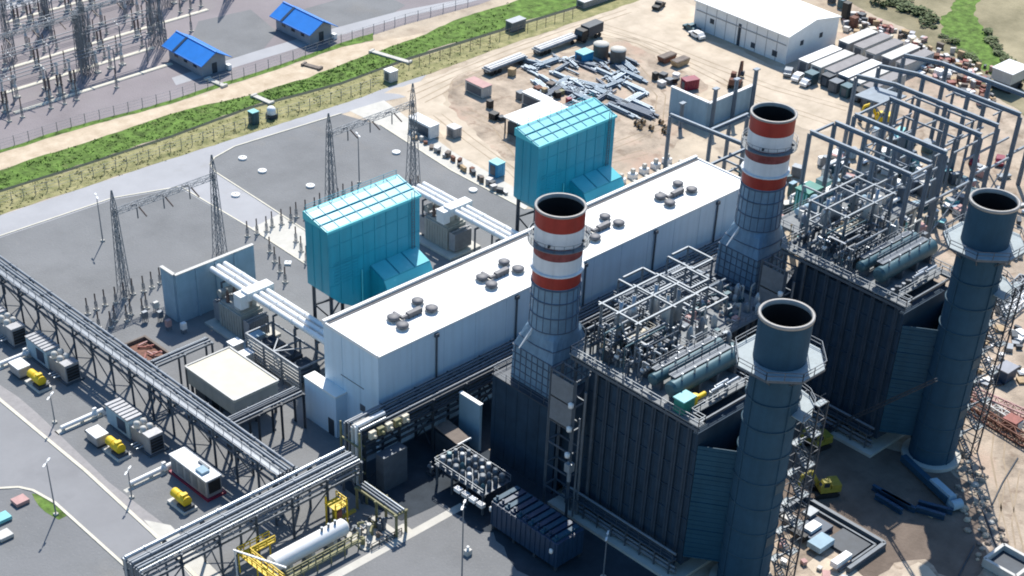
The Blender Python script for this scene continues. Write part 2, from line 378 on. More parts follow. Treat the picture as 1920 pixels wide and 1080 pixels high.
sheet('dark_ground_sheet', [(-9.5,-.2),(-9.6,-8),(-8.4,-14.6),(-1.2,-15.3),(-.9,-16.4),(-1.4,-18.4),(-1.0,-20),(-1.9,-21.9),(-1.4,-24.2),(-.1,-25.6),(-1.2,-27.2),(-1.3,-29),(-2.6,-31),(-3.6,-34),(-3.0,-38),(-4.4,-44),(-3.4,-52),(-5,-70),(11,-72),(13.5,-52),(13.5,-10),(60,-7),(60,-.2)], .024, 'dark_ground', rag=.25)  # darker blue-grey ground along the hall front and beside the near boiler
sheet('shade_tinted_soil', pix((1480,820),(1560,805),(1700,850),(1765,868),(1820,905),(1848,960),(1862,1010),(1850,1050),(1820,1090),(1760,1075),(1735,1048),(1700,1052),(1670,1070),(1640,1110),(1600,1060),(1490,930)), .02, 'shade_dark_dirt', rag=1.3)  # dark soil sheet, its tone also standing in for the far boiler's shadow
sheet('dark_soil', [(24.7,-8),(60,-8),(60,-52),(40,-56),(26,-54)], .018, 'shade_dark_dirt', rag=.6)  # soil between the boilers, same shade-darkened tone

def tyre_track(pts, material, gauge=1.9, w_=.32, z=.03):
    P = pix(*pts); rr = random.Random(int(pts[0][0]))
    for side in (-gauge/2, gauge/2):
        L_, Rr = [], []
        Q = []
        for a, b in zip(P, P[1:]):
            n = max(1, int((b-a).length/3))
            Q += [a.lerp(b, k/n) for k in range(n)]
        Q.append(P[-1])
        for k, q in enumerate(Q):
            d = (Q[min(k+1, len(Q)-1)]-Q[max(k-1, 0)]).normalized(); nn = Vector((-d.y, d.x, 0)); ww = w_*rr.uniform(.4, 1.1)/2
            L_.append(q+nn*(side+ww)); Rr.append(q+nn*(side-ww))
        sheet('tyre_track', L_+Rr[::-1], z+.003*(side > 0), material)
for t_ in (((770,175),(850,140),(960,96),(1090,50),(1180,20)), ((790,190),(870,150),(980,108),(1080,85)), ((1110,55),(1200,80),(1300,125),(1420,185),(1560,232)), ((1120,45),(1230,80),(1330,120),(1450,165),(1590,205)), ((820,215),(880,262),(960,320),(1000,360)), ((1000,318),(1080,300),(1180,262),(1290,215)), ((1010,330),(1100,312),(1210,285)), ((870,205),(930,235),(980,300)), ((1180,110),(1240,180),(1230,260)), ((1350,150),(1420,200),(1440,215)), ((1880,760),(1870,860),(1890,960),(1915,1060)), ((1900,880),(1885,980),(1900,1080))):
    tyre_track(t_, 'rut')
# tufts on the verges
def tufts(name, top, bot, n, material, hmax, seed):
    rr = random.Random(seed); T = pix(*top); B = pix(*bot); mb = MB()
    m = min(len(T), len(B))
    for _ in range(n):
        i = rr.randrange(m-1); u = rr.random(); v = rr.random()
        p = (T[i].lerp(T[i+1], u)).lerp(B[i].lerp(B[i+1], u), v); h = rr.uniform(.25, 1)*hmax
        for _k in range(3):
            a = rr.uniform(0, 6.28); d = Vector((math.cos(a), math.sin(a), 0))*rr.uniform(.15, .45); c = p+Vector((rr.uniform(-.4, .4), rr.uniform(-.4, .4), .03))
            mb.add([c-d*.6, c+d*.6, c+d*.4+Vector((rr.uniform(-.2, .2), rr.uniform(-.2, .2), h))], [(0, 1, 2)])
    o = mb.build(name, material); o['kind'] = 'stuff'; o['label'] = 'rough grass tufts along the '+('green strip' if material == 'grass' else 'dry bank beside the road'); o['category'] = 'grass'
tufts('grass', [(-60,335),(0,319),(160,268),(320,214),(480,176),(580,146),(680,106),(780,72),(960,4)], [(-60,373),(0,356),(160,306),(320,254),(480,196),(580,170),(680,140),(780,103),(960,48)], 1300, 'grass', .28, 3)
tufts('grass', [(-60,383),(0,362),(160,311),(320,259),(480,203),(640,160),(767,112),(937,60)], [(-60,420),(0,402),(160,350),(320,297),(480,246),(640,194),(767,152),(937,90)], 900, 'dry_grass', .24, 4)
# ================= white turbine hall =================
D = 46.4            # spacing of the two generating units along the hall
XH0, XH1, YH, ZH = 0.0, 85.6, 12.7, 17.6
hall = thing('turbine_hall', (XH0, 0, 0), 'long white flat-roofed turbine hall running across the middle of the plant', 'industrial hall')
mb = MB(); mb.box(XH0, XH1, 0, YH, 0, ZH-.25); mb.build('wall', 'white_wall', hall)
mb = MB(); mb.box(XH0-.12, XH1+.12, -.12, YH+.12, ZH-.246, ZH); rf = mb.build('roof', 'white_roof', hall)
mb = MB()
mb.box(XH0+.35, XH1-.2, YH-.95, YH-.45, ZH+.004, ZH+.12); mb.build('gutter', 'roof_trim', rf)
mb = MB(); mb.box(XH0-.12, XH1+.12, YH-.44, YH+.1, ZH+.004, ZH+.5); mb.build('parapet', 'white_roof', rf)
mb = MB(); mb.box(XH0-.1, XH0+.18, 0, YH-.46, ZH+.004, ZH+.22); mb.box(XH1-.18, XH1+.1, 0, YH-.46, ZH+.004, ZH+.22); mb.build('verge', 'white_roof', rf)
mb = MB()
for k in range(1, 28): mb.box(XH0+k*3.05-.02, XH0+k*3.05+.02, 0.1, YH-1, ZH+.003, ZH+.02)
mb.build('roof_seam', 'offwhite', rf)
for x in (11.5, 28.5, 44, 61, 77, 83.5):
    mb = MB(); mb.cyl((x, -.22, 9), (x, -.22, ZH-.6), .16, n=8); mb.box(x-.35, x+.35, -.45, -.01, ZH-1.1, ZH-.5); mb.build('downpipe', 'steel', hall)
mb = MB()
for k in range(1, 13): mb.box(XH0+k*6.6-.03, XH0+k*6.6+.03, -.03, -.004, 0, ZH-.3)
for y in (4.2, 8.4): mb.box(-.03, -.004, y-.03, y+.03, 0, ZH-.3)
mb.build('wall_joint', 'wall_joint', hall)
mb = MB(); mb.box(-.06, -.005, 3.2, 4.4, 6.0, 7.2); mb.build('wall_vent', 'steel', hall)
mb = MB(); mb.box(-.05, -.004, 3.4, 8.8, 10.2, 10.32); mb.build('cable_run', 'steel', hall)
# low annex at the left end, behind the white corner
ax = MB(); ax.box(-2.2, -.01, 7.6, 15.2, 0, 7.4); a_ = ax.build('annex', 'white_wall', hall)
ax = MB(); ax.box(-2.3, -.02, 7.5, 15.3, 7.404, 7.7); ax.build('annex_roof', 'white_roof', a_)
ax = MB(); ax.box(-2.25, -2.204, 8.2, 9.6, 0, 3.0); ax.build('door', 'steel_dark', a_)
ax = MB(); ax.box(-.06, -.005, .8, 4.8, 0, 4.6); ax.build('door', 'steel_dark', hall)
# roof fans: four groups of four mushroom fans, an air unit with its duct
def roof_fan(x, y, r):
    mb = MB(); mb.lathe(x, y, [(r*.55, ZH+.002), (r*.55, ZH+.45), (r, ZH+.5), (r*1.02, ZH+.7), (r*.8, ZH+.85), (r*.4, ZH+.95), (.02, ZH+.97)], 16)
    f = mb.build('roof_fan', 'fan_grey', hall)
    mb = MB(); mb.box(x-r*.8, x+r*.8, y-r*.8, y+r*.8, ZH+.004, ZH+.2); mb.build('fan_kerb', 'offwhite', f)
for gx in (10.0, 28.5, 52.0, 70.5):
    roof_fan(gx-2.0, 3.6, .98); roof_fan(gx-1.6, 6.2, .98); roof_fan(gx+4.6, 4.4, 1.0); roof_fan(gx+4.4, 7.4, .94)
    mb = MB(); mb.box(gx+.4, gx+3.2, 4.9, 5.7, ZH+.15, ZH+.95); mb.box(gx-.8, gx+.4, 5.0, 5.5, ZH+.3, ZH+.75); mb.box(gx-.8, gx-.4, 5.5, 7.3, ZH+.3, ZH+.75)
    u = mb.build('roof_duct', 'fan_grey', hall)
    mb = MB()
    for k in range(4): mb.box(gx+.5+k*.8, gx+.6+k*.8, 4.85, 5.75, ZH+.01, ZH+.5)
    mb.build('duct_foot', 'steel', u)

# ================= turquoise air intake houses =================
def intake_house(label):
    x0, x1, yf, yb, zt = 10.4, 29.6, 24.0, 29.6, 24.4
    t = thing('intake_house', (20, 26, 0), label, 'air intake', 'turquoise air intake houses')
    # body: front polygon with sloped lower corners extruded in depth, curved roof
    pol = [(x0, 13.0), (x0+1.8, 11.2), (x0+6.0, 8.6), (x1-6.0, 8.6), (x1-1.8, 11.2), (x1, 13.0), (x1, zt-.02), (x0, zt-.02)]
    mb = MB(); mb.profy(pol, yf, yb); body = mb.build('casing', 'teal', t)
    prof = [(yf-.25, zt-.35), (yf-.25, zt+.05)]
    for k in range(0, 9):
        a = k/8*math.pi*.5; prof.append((yf+.1+(yb-yf-.3)*math.sin(a)*1.0, zt+.05+1.35*math.sin(a*1.0)))
    prof += [(yb+.2, zt+1.3), (yb+.2, zt-.0), (yf, zt-.0)]
    mb = MB(); mb.profx(prof, x0-.2, x1+.2); rf = mb.build('roof', 'teal_top', t)
    mb = MB()
    for k in range(9):
        x = x0+.1+k*(x1-x0-.2)/8
        for i in range(8):
            a0 = i/8*math.pi*.5; a1 = (i+1)/8*math.pi*.5
            mb.bar((x, yf+.1+(yb-yf-.3)*math.sin(a0), zt+.1+1.35*math.sin(a0)), (x, yf+.1+(yb-yf-.3)*math.sin(a1), zt+.1+1.35*math.sin(a1)), .12, .1)
    mb.box(x0-.2, x1+.2, yf+1.55, yf+1.75, zt+.40, zt+.58)
    mb.box(x0-.2, x1+.2, yf+3.2, yf+3.35, zt+.88, zt+1.05)
    mb.build('roof_rib', 'teal', rf)
    mb = MB()
    for k in range(1, 8): mb.box(x0+k*2.4-.05, x0+k*2.4+.05, yf-.07, yf-.003, 11.5, zt-.4)
    for z in (14.5, 18.0, 21.5): mb.box(x0+.02, x1-.02, yf-.05, yf-.002, z-.04, z+.04)
    for y in (yf+1.9, yf+3.8): mb.box(x0-.06, x0-.003, y-.05, y+.05, 13.0, zt-.4)
    mb.build('seam_rib', 'teal', body)
    mb = MB()
    for s_ in (-.3, .3): mb.bar((x1-1.6+s_, yf-.25, 11.5), (x1-1.6+s_, yf-.25, zt+1.2), .08)
    for k in range(28): mb.bar((x1-1.9, yf-.25, 11.6+k*.48), (x1-1.3, yf-.25, 11.6+k*.48), .05)
    mb.build('ladder', 'steel', t)
    mb = MB(); mb.rail([(x0+.2, yb-.1), (x1-.2, yb-.1)], zt+1.42, .9, .06, 2.4); mb.build('roof_rail', 'teal', rf)
    # louvre panel and pipe on the front
    mb = MB()
    for k in range(7): mb.box(x0+1.0, x0+6.0, yf-.06, yf-.003, 15.0+k*.55, 15.12+k*.55)
    mb.build('louvre', 'teal', body)
    mb = MB(); mb.cyl((x0+6.6, yf-.2, 8.6), (x0+6.6, yf-.2, 15.5), .12, n=8); mb.build('front_pipe', 'teal_top', body)
    # lower filter hood with three pale lids
    hx0, hx1 = 18.8, 28.8
    hp = [(yf-.01, 8.6), (yf-.01, 15.4), (yf-3.4, 14.2), (yf-5.2, 11.2), (yf-5.2, 8.6)]
    mb = MB(); mb.profx(hp, hx0, hx1); hood = mb.build('filter_hood', 'teal', t)
    for k in range(3):
        a = hx0+.05+k*(hx1-hx0)/3+.12; b = hx0+(k+1)*(hx1-hx0)/3-.12
        mb = MB(); mb.add([(a,yf-.05,15.42),(b,yf-.05,15.42),(b,yf-3.45,14.22),(a,yf-3.45,14.22),(a,yf-.05,15.5),(b,yf-.05,15.5),(b,yf-3.45,14.3),(a,yf-3.45,14.3)],
              [(3,2,1,0),(4,7,6,5)] if False else [(0,1,2,3),(7,6,5,4),(0,4,5,1),(1,5,6,2),(2,6,7,3),(3,7,4,0)])
        mb.build('hood_lid', 'teal_top', hood)
    mb = MB(); mb.add([(hx0+.02,yf-3.5,14.12),(hx1-.02,yf-3.5,14.12),(hx1-.02,yf-5.26,11.2),(hx0+.02,yf-5.26,11.2)], [(3,2,1,0)]); mb.build('hood_slope', 'teal_top', hood)
    # legs, bracing, duct into the hall
    for lx in (x0+.7, x0+6.5, x1-6.5, x1-.7):
        for ly in (yf+.6, yb-.6):
            mb = MB(); mb.ibeam((lx, ly, 0), (lx, ly, 13.2 if lx in (x0+.7, x1-.7) else 8.6), .45, .5); mb.build('leg', 'steel_dark', t)
    for ly in (yf+.6, yb-.6):
        for (a, za, b, zb, tt) in ((x0+.7, 9.0, x0+6.5, 8.4, .3), (x1-.7, 9.0, x1-6.5, 8.4, .3), (x0+.7, 2.0, x0+6.5, 8.2, .22), (x0+6.5, 2.0, x0+.7, 9.0, .22), (x1-.7, 2.0, x1-6.5, 8.2, .22)):
            mb = MB(); mb.bar((a, ly, za), (b, ly, zb), tt); mb.build('brace', 'steel_dark', t)
    mb = MB(); mb.box(20.5, 27.5, 12.85, yf-5.3, 8.7, 13.0); mb.build('inlet_duct', 'teal', t)
    return t
ih = intake_house('turquoise air intake house behind the near end of the white hall')
dup(ih, (20+D, 26, 0), 'turquoise air intake house behind the far half of the white hall, beside the material yard')

# ================= red and white striped bypass chimneys =================
def bypass(label):
    cx, cy = 18.5, -17.6
    t = thing('bypass_chimney', (cx, cy, 0), label, 'chimney', 'red and white striped chimneys')
    # dark box at the foot
    mb = MB(); mb.box(cx-5.7, cx+5.2, cy-7.0, cy+6.4, 0, 14.6); bx = mb.build('base_box', 'casing', t)
    mb = MB()
    for k in range(6): mb.box(cx-5.76, cx-5.703, cy-5.8+k*2.3-.06, cy-5.8+k*2.3+.06, .5, 14.2)
    for k in range(5): mb.box(cx-4.4+k*2.2-.06, cx-4.4+k*2.2+.06, cy-7.06, cy-7.003, .5, 14.2)
    mb.build('box_rib', 'casing', bx)
    mb = MB(); mb.box(cx-5.8, cx+5.3, cy-7.1, cy+6.5, 14.604, 14.8); mb.build('box_top', 'steel_dark', bx)
    # square hopper changing into the round shell
    rings = []
    n = 32
    def sq(h, z, r):
        out = []
        for i in range(n):
            a = 2*math.pi*i/n; c, s_ = math.cos(a), math.sin(a); k = 1/max(abs(c), abs(s_))
            f = h; x = (c*k)*r*(1-f)+c*r*f; y = (s_*k)*r*(1-f)+s_*r*f; out.append((cx+x, cy+y, z))
        return out
    mb = MB(); mb.loft([sq(0, 14.81, 4.15), sq(0.08, 20.6, 4.1), sq(.7, 23.6, 3.7), sq(1, 24.4, 3.6)]); hp = mb.build('hopper', 'shell_blue', t)
    mb = MB()
    for z in (15.4, 16.7, 18.0, 19.3, 20.5, 22.2):
        r = sq(.0 if z < 18 else .06 if z < 21 else .4, z, 4.18 if z < 21 else 3.95); 
        for i in range(n): mb.bar(r[i], r[(i+1) % n], .09, .12)
    for i in range(-3, 4):
        for (ax, s_) in ((0, -1), (1, -1), (0, 1), (1, 1)):
            o = i*1.15
            a = (cx+s_*4.17, cy+o) if ax == 0 else (cx+o, cy+s_*4.17)
            mb.bar((a[0], a[1], 14.9), (a[0], a[1], 20.5), .1)
    mb.build('hopper_rib', 'seam', hp)
    mb = MB(); mb.lathe(cx, cy, [(3.6, 24.4), (3.45, 31.6)], 40); sh = mb.build('shell', 'shell_blue', t)
    mb = MB()
    for z in (24.5, 26.9, 29.3, 31.4): mb.lathe(cx, cy, [(3.62, z-.07), (3.68, z-.07), (3.68, z+.07), (3.5, z+.07)], 40)
    for i in range(20):
        a = 2*math.pi*i/20; mb.bar((cx+3.63*math.cos(a), cy+3.63*math.sin(a), 24.6), (cx+3.5*math.cos(a), cy+3.5*math.sin(a), 31.5), .07)
    mb.build('shell_seam', 'seam', sh)
    R = 3.5
    def band(z0, z1, material, name='band', e=0):
        mb = MB(); mb.lathe(cx, cy, [(R+e, z0), (R+e, z1)], 48); return mb.build(name, material, t)
    band(31.6, 33.7, 'red_paint'); band(33.7, 36.0, 'white_band'); band(36.0, 37.9, 'shade_painted_red'); band(37.9, 40.3, 'white_band'); band(40.3, 42.75, 'red_paint')
    mb = MB(); mb.lathe(cx, cy, [(R+.02, 42.6), (R+.14, 42.7), (R+.14, 42.95), (R-.22, 42.95), (R-.22, 42.4)], 48); mb.build('rim', 'rim', t)
    mb = MB(); mb.lathe(cx, cy, [(R-.2, 42.5), (R-.25, 36), (R-.25, 30), (0.01, 30)], 48); mb.build('flue', 'soot_void_black', t)
    # gallery round the red band that carries its painted shadow
    mb = MB(); mb.lathe(cx, cy, [(R+.02, 37.72), (R+.02, 37.8), (R+.9, 37.8), (R+.9, 37.7), (R+.02, 37.7)], 40, smooth=False); g = mb.build('gallery', 'grating', t)
    mb = MB(); pts = [(cx+(R+.85)*math.cos(2*math.pi*i/20), cy+(R+.85)*math.sin(2*math.pi*i/20)) for i in range(20)]
    mb.rail(pts, 37.8, 1.1, .05, 3, True); mb.build('gallery_rail', 'steel_light', g)
    mb = MB(); mb.lathe(cx, cy, [(R+.02, 33.5), (R+.35, 33.6), (R+.35, 33.8), (R+.02, 33.85)], 40); mb.build('stiffener', 'white_band', t)
    for i in range(4):
        a = .4+i*math.pi/2
        mb = MB(); mb.bar((cx+(R+.03)*math.cos(a), cy+(R+.03)*math.sin(a), 38.4), (cx+(R+.45)*math.cos(a), cy+(R+.45)*math.sin(a), 38.4), .3, .3); mb.build('warning_lamp', 'black', t)
    # pale triangular wings at the change of section
    for (dx, dy) in ((-1, .25), (1, -.25)):
        d = Vector((dx, dy, 0)).normalized(); p = Vector((-d.y, d.x, 0))*.1
        c0 = Vector((cx, cy, 0))
        a, b, c = c0+d*3.55+Vector((0,0,24.6)), c0+d*3.9+Vector((0,0,22.2)), c0+d*5.7+Vector((0,0,21.6)); e = c0+d*3.6+Vector((0,0,23.6))
        mb = MB(); mb.loft([[a-p, e-p, c-p*1.0], [a+p, e+p, c+p]]); mb.build('wing', 'white', t)
    # steel walkway around the top of the box
    mb = MB(); mb.rail([(cx-5.6, cy-6.9), (cx+5.1, cy-6.9), (cx+5.1, cy+6.3), (cx-5.6, cy+6.3)], 14.8, 1.1, .07, 2.2, True); mb.build('box_rail', 'steel', t)
    return t
bp = bypass('red and white striped chimney before the middle of the white hall')
dup(bp, (18.5+D, -17.6, 0), 'red and white striped chimney at the far right end of the white hall')

# ================= heat recovery boilers =================
def boiler(label, seed, cabin=True):
    rnd = random.Random(seed)
    cx = 18.5; x0, x1, y1, y0, zc = 13.0, 24.6, -30.5, -50.2, 24.6
    t = thing('boiler', (cx, -40, 0), label, 'boiler', 'heat recovery boilers')
    mb = MB(); mb.box(x0, x1, y0, y1, 2.0, zc); cs = mb.build('casing', 'casing', t)
    for i in range(9):
        y = y0+1.3+i*2.15
        mb = MB(); mb.ibeam((x0-.25, y, 0), (x0-.25, y, zc+.4), .34, .48); mb.build('column', 'rib', t)
        mb = MB(); mb.ibeam((x1+.25, y, 0), (x1+.25, y, zc+.4), .34, .48); mb.build('column', 'rib', t)
    for z in (2.3, 6.2, 10.0, 13.8, 17.6, 21.4, 24.4):
        mb = MB(); mb.box(x0-.14, x0-.002, y0, y1, z-.12, z+.12); mb.build('girt', 'casing', cs)
        mb = MB(); mb.box(x1+.002, x1+.14, y0, y1, z-.12, z+.12); mb.build('girt', 'casing', cs)
    mb = MB()
    for i in range(18): mb.box(x0-.06, x0-.003, y0+.5+i*1.08, y0+.56+i*1.08, 2.5, 24.2)
    mb.build('panel_seam', 'rib', cs)
    # inlet hood between the bypass box and the casing
    mb = MB(); mb.loft([[(14.2,-24.62,1.5),(22.8,-24.62,1.5),(22.8,-24.62,11.5),(14.2,-24.62,11.5)], [(x0+.1,-30.48,2.0),(x1-.1,-30.48,2.0),(x1-.1,-30.48,24.4),(x0+.1,-30.48,24.4)]])
    mb.build('inlet_hood', 'casing', t)
    # tapered blue outlet duct to the stack
    ya, yb_ = y0-.01, y0-4.3
    mb = MB()
    A = [(x0+.2, ya), (x1-.2, ya)]; B = [(16.2, yb_), (20.8, yb_)]
    for (p, q) in ((A[0], B[0]), (B[1], A[1])):
        d = Vector((q[0]-p[0], q[1]-p[1], 0)).normalized(); nn = Vector((d.y, -d.x, 0))*.12
        mb.loft([[(p[0],p[1],3.5),(q[0],q[1],3.5),(q[0]+nn.x,q[1]+nn.y,3.5),(p[0]+nn.x,p[1]+nn.y,3.5)], [(p[0],p[1],22.6),(q[0],q[1],22.6),(q[0]+nn.x,q[1]+nn.y,22.6),(p[0]+nn.x,p[1]+nn.y,22.6)]])
    dk = mb.build('outlet_duct', 'blue_duct', t)
    mb = MB(); mb.loft([[(A[0][0]+.3,ya-.05,3.6),(A[1][0]-.3,ya-.05,3.6),(B[1][0]-.2,yb_,3.6),(B[0][0]+.2,yb_,3.6)], [(A[0][0]+.3,ya-.05,18.5),(A[1][0]-.3,ya-.05,18.5),(B[1][0]-.2,yb_,18.5),(B[0][0]+.2,yb_,18.5)]])
    mb.build('duct_dark_fill', 'soot_void_black', dk)  # black block painted in for the darkness inside the open duct
    mb = MB()
    for k in range(24):
        z = 3.8+k*.79
        mb.bar((A[0][0]-.1, ya-.1, z), (B[0][0]-.12, yb_, z), .14 if k % 6 else .3, .16)
    mb.build('duct_stiffener', 'blue_duct', dk)
    # top deck with gratings and railings
    zd = 26.4
    mb = MB(); mb.box(x0-1.0, x1+1.0, -46.5, -27.0, zd-.2, zd); mb.box(x0-1.0, x0+.4, y0-.6, -46.504, zd-.2, zd); mb.box(x1-.2, x1+1.0, y0-.6, -46.504, zd-.2, zd)
    mb.box(x0+.404, x1-.204, -48.4, -46.504, zd-.2, zd-.004)
    dkk = mb.build('deck', 'grating', t)
    mb = MB(); mb.rail([(x0-.9,-27.1),(x1+.9,-27.1),(x1+.9,y0-.5),(x1-.1,y0-.5),(x1-.1,-48.3),(x0+.3,-48.3),(x0+.3,y0-.5),(x0-.9,y0-.5)], zd, 1.15, .09, 1.6, True); mb.build('railing', 'steel_light', dkk)
    mb = MB()
    for y in (-27.4, -31.5, -36, -40.5, -45, -49.8): mb.bar((x0-.9, y, zd-.45), (x1+.9, y, zd-.45), .25, .4)
    for x in (x0-.8, x1+.8):
        mb.bar((x, -27.2, zd-.7), (x, y0-.4, zd-.7), .25, .45)
    for y in (-28, -32): mb.bar((x0-.5, y, 0), (x0-.5, y, zd-.6), .35); mb.bar((x1+.5, y, 0), (x1+.5, y, zd-.6), .35)
    mb.build('deck_beam', 'steel', dkk)
    # drums lying across the boiler
    for (yy, zz, rr, xa, xb, lit) in ((-40.9, 28.2, .85, x0+.6, x1+3.0, 'steel_light'), (-44.4, 28.4, 1.2, x0+.5, x1+2.2, 'drum')):
        mb = MB(); mb.cyl((xa, yy, zz), (xb, yy, zz), rr, n=24)
        mb.lathe(0, 0, [(.001, 0)], 3) if False else None
        for (xe, sgn) in ((xa, -1), (xb, 1)):
            mb.cyl((xe, yy, zz), (xe+sgn*rr*.28, yy, zz), rr*.995, rr*.7, n=24); mb.cyl((xe+sgn*rr*.28, yy, zz), (xe+sgn*rr*.42, yy, zz), rr*.7, rr*.25, n=24)
        dr = mb.build('drum', lit if lit != 'steel_light' else 'drum', t)
        mb = MB()
        for k in range(4):
            xx = xa+1.2+k*(xb-xa-2.4)/3; mb.box(xx-.25, xx+.25, yy-rr*.9, yy+rr*.9, zd, zz-rr*.5)
        mb.build('saddle', 'steel', dr)
        mb = MB(); mb.box(xa+.8, xb-.8, yy+rr*.2, yy+rr*.95+.3, zz+rr+.1, zz+rr+.2)
        mb.rail([(xa+.8, yy+rr+.2), (xb-.8, yy+rr+.2)], zz+rr+.2, 1.0, .07, 1.6); mb.build('drum_walkway', 'steel', dr)
        for k in range(5):
            xx = xa+1.5+k*(xb-xa-3)/4
            mb = MB(); mb.cyl((xx, yy-.3*rr, zz+rr*.8), (xx, yy-.3*rr, zz+rr+.9), .14, n=8); mb.build('nozzle', 'silver', dr)
    # risers and headers
    for r, yy in enumerate((-29.0, -31.2, -33.6, -36.0, -38.4)):
        mb = MB(); mb.cyl((x0+.7, yy, zd+1.3+.25*(r % 2)), (x1-.4, yy, zd+1.3+.25*(r % 2)), .3, n=10); hd = mb.build('header', 'galv' if r % 2 else 'steel', t)
        for k in range(9):
            xx = x0+1.2+k*1.25+rnd.uniform(-.2, .2); h = rnd.uniform(1.6, 4.2)
            mb = MB(); mb.cyl((xx, yy, zd), (xx, yy, zd+h), .16, n=8)
            if rnd.random() < .6: mb.cyl((xx, yy, zd+h-.05), (xx, yy-rnd.uniform(.6, 1.3), zd+h-.05), .16, n=8)
            ri = mb.build('riser_pipe', rnd.choice(['silver', 'galv', 'steel_light', 'galv', 'steel', 'steel_dark']), hd)
            if rnd.random() < .55:
                mb = MB(); mb.lathe(xx, yy, [(.05, zd+h*.55-.3), (.34, zd+h*.55-.25), (.36, zd+h*.55+.2), (.1, zd+h*.55+.4)], 10); mb.build('valve', rnd.choice(['offwhite', 'silver', 'steel_dark', 'white']), hd)
    for k in range(14):
        xx, yy = rnd.uniform(x0+.5, x1-1), rnd.uniform(-39.5, -28); a, b, h = rnd.uniform(.4, 1.3), rnd.uniform(.4, 1.2), rnd.uniform(.6, 1.8)
        mb = MB(); mb.box(xx, xx+a, yy, yy+b, zd+.004, zd+h); mb.box(xx-.06, xx+a+.06, yy-.06, yy+b+.06, zd+h+.002, zd+h+.1)
        mb.build('deck_cabinet', rnd.choice(['galv', 'steel', 'galv', 'steel_dark', 'beige_wall', 'steel_dark']), t)
    # upper headers, cable trays and small bore pipes
    for k in range(10):
        yy = rnd.uniform(-39.5, -27.6); z = zd+rnd.uniform(2.4, 5.0); xa = x0+rnd.uniform(0, 4); xb = xa+rnd.uniform(3, 8)
        mb = MB(); mb.cyl((xa, yy, z), (xb, yy, z), rnd.uniform(.08, .2), n=8); mb.cyl((xa, yy, zd), (xa, yy, z), .1, n=6); mb.cyl((xb, yy, zd), (xb, yy, z), .1, n=6); mb.build('cross_pipe', rnd.choice(['steel', 'galv', 'steel_dark', 'steel_light', 'drum']), t)
    for k in range(10):
        xx = rnd.uniform(x0, x1); z = zd+rnd.uniform(1.8, 4.6); ya_ = rnd.uniform(-38, -32); yb2 = ya_+rnd.uniform(3, 5)
        mb = MB(); mb.bar((xx, ya_, z), (xx, min(-27.3, yb2), z), .35, .1); mb.bar((xx, ya_, zd), (xx, ya_, z), .12); mb.build('cable_tray', rnd.choice(['steel', 'steel_dark', 'galv']), t)
    for k in range(16):
        xx, yy, h = rnd.uniform(x0-.4, x1+.6), rnd.uniform(-39.5, -27.5), rnd.uniform(2.5, 6.0)
        mb = MB(); mb.bar((xx, yy, zd), (xx, yy, zd+h), .16); mb.bar((xx-.5, yy, zd+h*.6), (xx+.5, yy, zd+h*.6), .14); mb.bar((xx, yy-.5, zd+h*.9), (xx, yy+.5, zd+h*.9), .14); mb.build('pipe_stand', rnd.choice(['steel_dark', 'steel', 'steel_dark', 'frame_blue']), t)
    for k in range(26):
        xx, yy, z = rnd.uniform(x0, x1), rnd.uniform(-39.8, -27.6), zd+rnd.uniform(.5, 4.2); r = rnd.uniform(.18, .4)
        mb = MB(); mb.lathe(xx, yy, [(.02, z-r), (r*.8, z-r*.6), (r, z), (r*.8, z+r*.6), (.02, z+r)], 8); mb.bar((xx, yy, zd), (xx, yy, z), .1); mb.build('valve', rnd.choice(['steel_light', 'offwhite', 'steel', 'drum', 'galv', 'wood', 'steel_dark']), t)
    # steel frame carrying the silencers
    zf = zd+6.4
    xs = (x0+3.6, x0+10.6, x0+15.4); ys = (-28.2, -31.4, -35.0)
    fr = MB()
    for x in xs:
        for y in ys: fr.ibeam((x, y, zd), (x, y, zf), .28, .3)
    for y in ys: fr.bar((xs[0]-.6, y, zf+.15), (xs[-1]+.6, y, zf+.15), .26, .3)
    for x in xs: fr.bar((x, ys[0]+.6, zf+.16), (x, ys[-1]-.6, zf+.16), .24, .28)
    for y in ys: fr.bar((xs[0], y, zd+3.2), (xs[1], y, zd+3.2), .2, .24)
    for x in xs: fr.bar((x, ys[0], zd+3.4), (x, ys[-1], zd+3.4), .2, .24)
    fr.bar((xs[0], ys[0], zd+.3), (xs[0], ys[1], zf-.3), .14); fr.bar((xs[0], ys[2], zd+.3), (xs[0], ys[1], zf-.3), .14)
    fr.bar((xs[1], ys[2], zd+.3), (xs[2], ys[2], zf-.3), .14)
    fm = fr.build('top_frame', 'steel_light', t)
    for (x, y) in ((xs[0]+2, -30), (xs[0]+4.6, -30), (xs[1]+1.3, -33), (xs[1]+3.6, -33), (xs[1]+2.2, -30)):
        mb = MB(); mb.lathe(x, y, [(.6, zd+2.2), (.75, zd+2.3), (.75, zf-1.6), (.5, zf-1.2), (.3, zf-1.0), (.3, zf+.6), (.22, zf+.6)], 14); mb.build('silencer', rnd.choice(['offwhite', 'silver', 'steel_light']), t)
    mb = MB(); mb.box(x0+4.4, x0+8.4, -34.4, -32.6, zd+2.9, zd+3.05); mb.rail([(x0+4.5,-34.3),(x0+8.3,-34.3),(x0+8.3,-32.7)], zd+3.05, 1.0, .06, 1.2); mb.build('upper_platform', 'beige', t)
    # lower side platform on the far side, crowded with pipework
    mb = MB(); mb.box(x1+1.4, x1+8.0, -41.0, -27.5, 24.6, 24.8); sdp = mb.build('side_platform', 'grating', t)
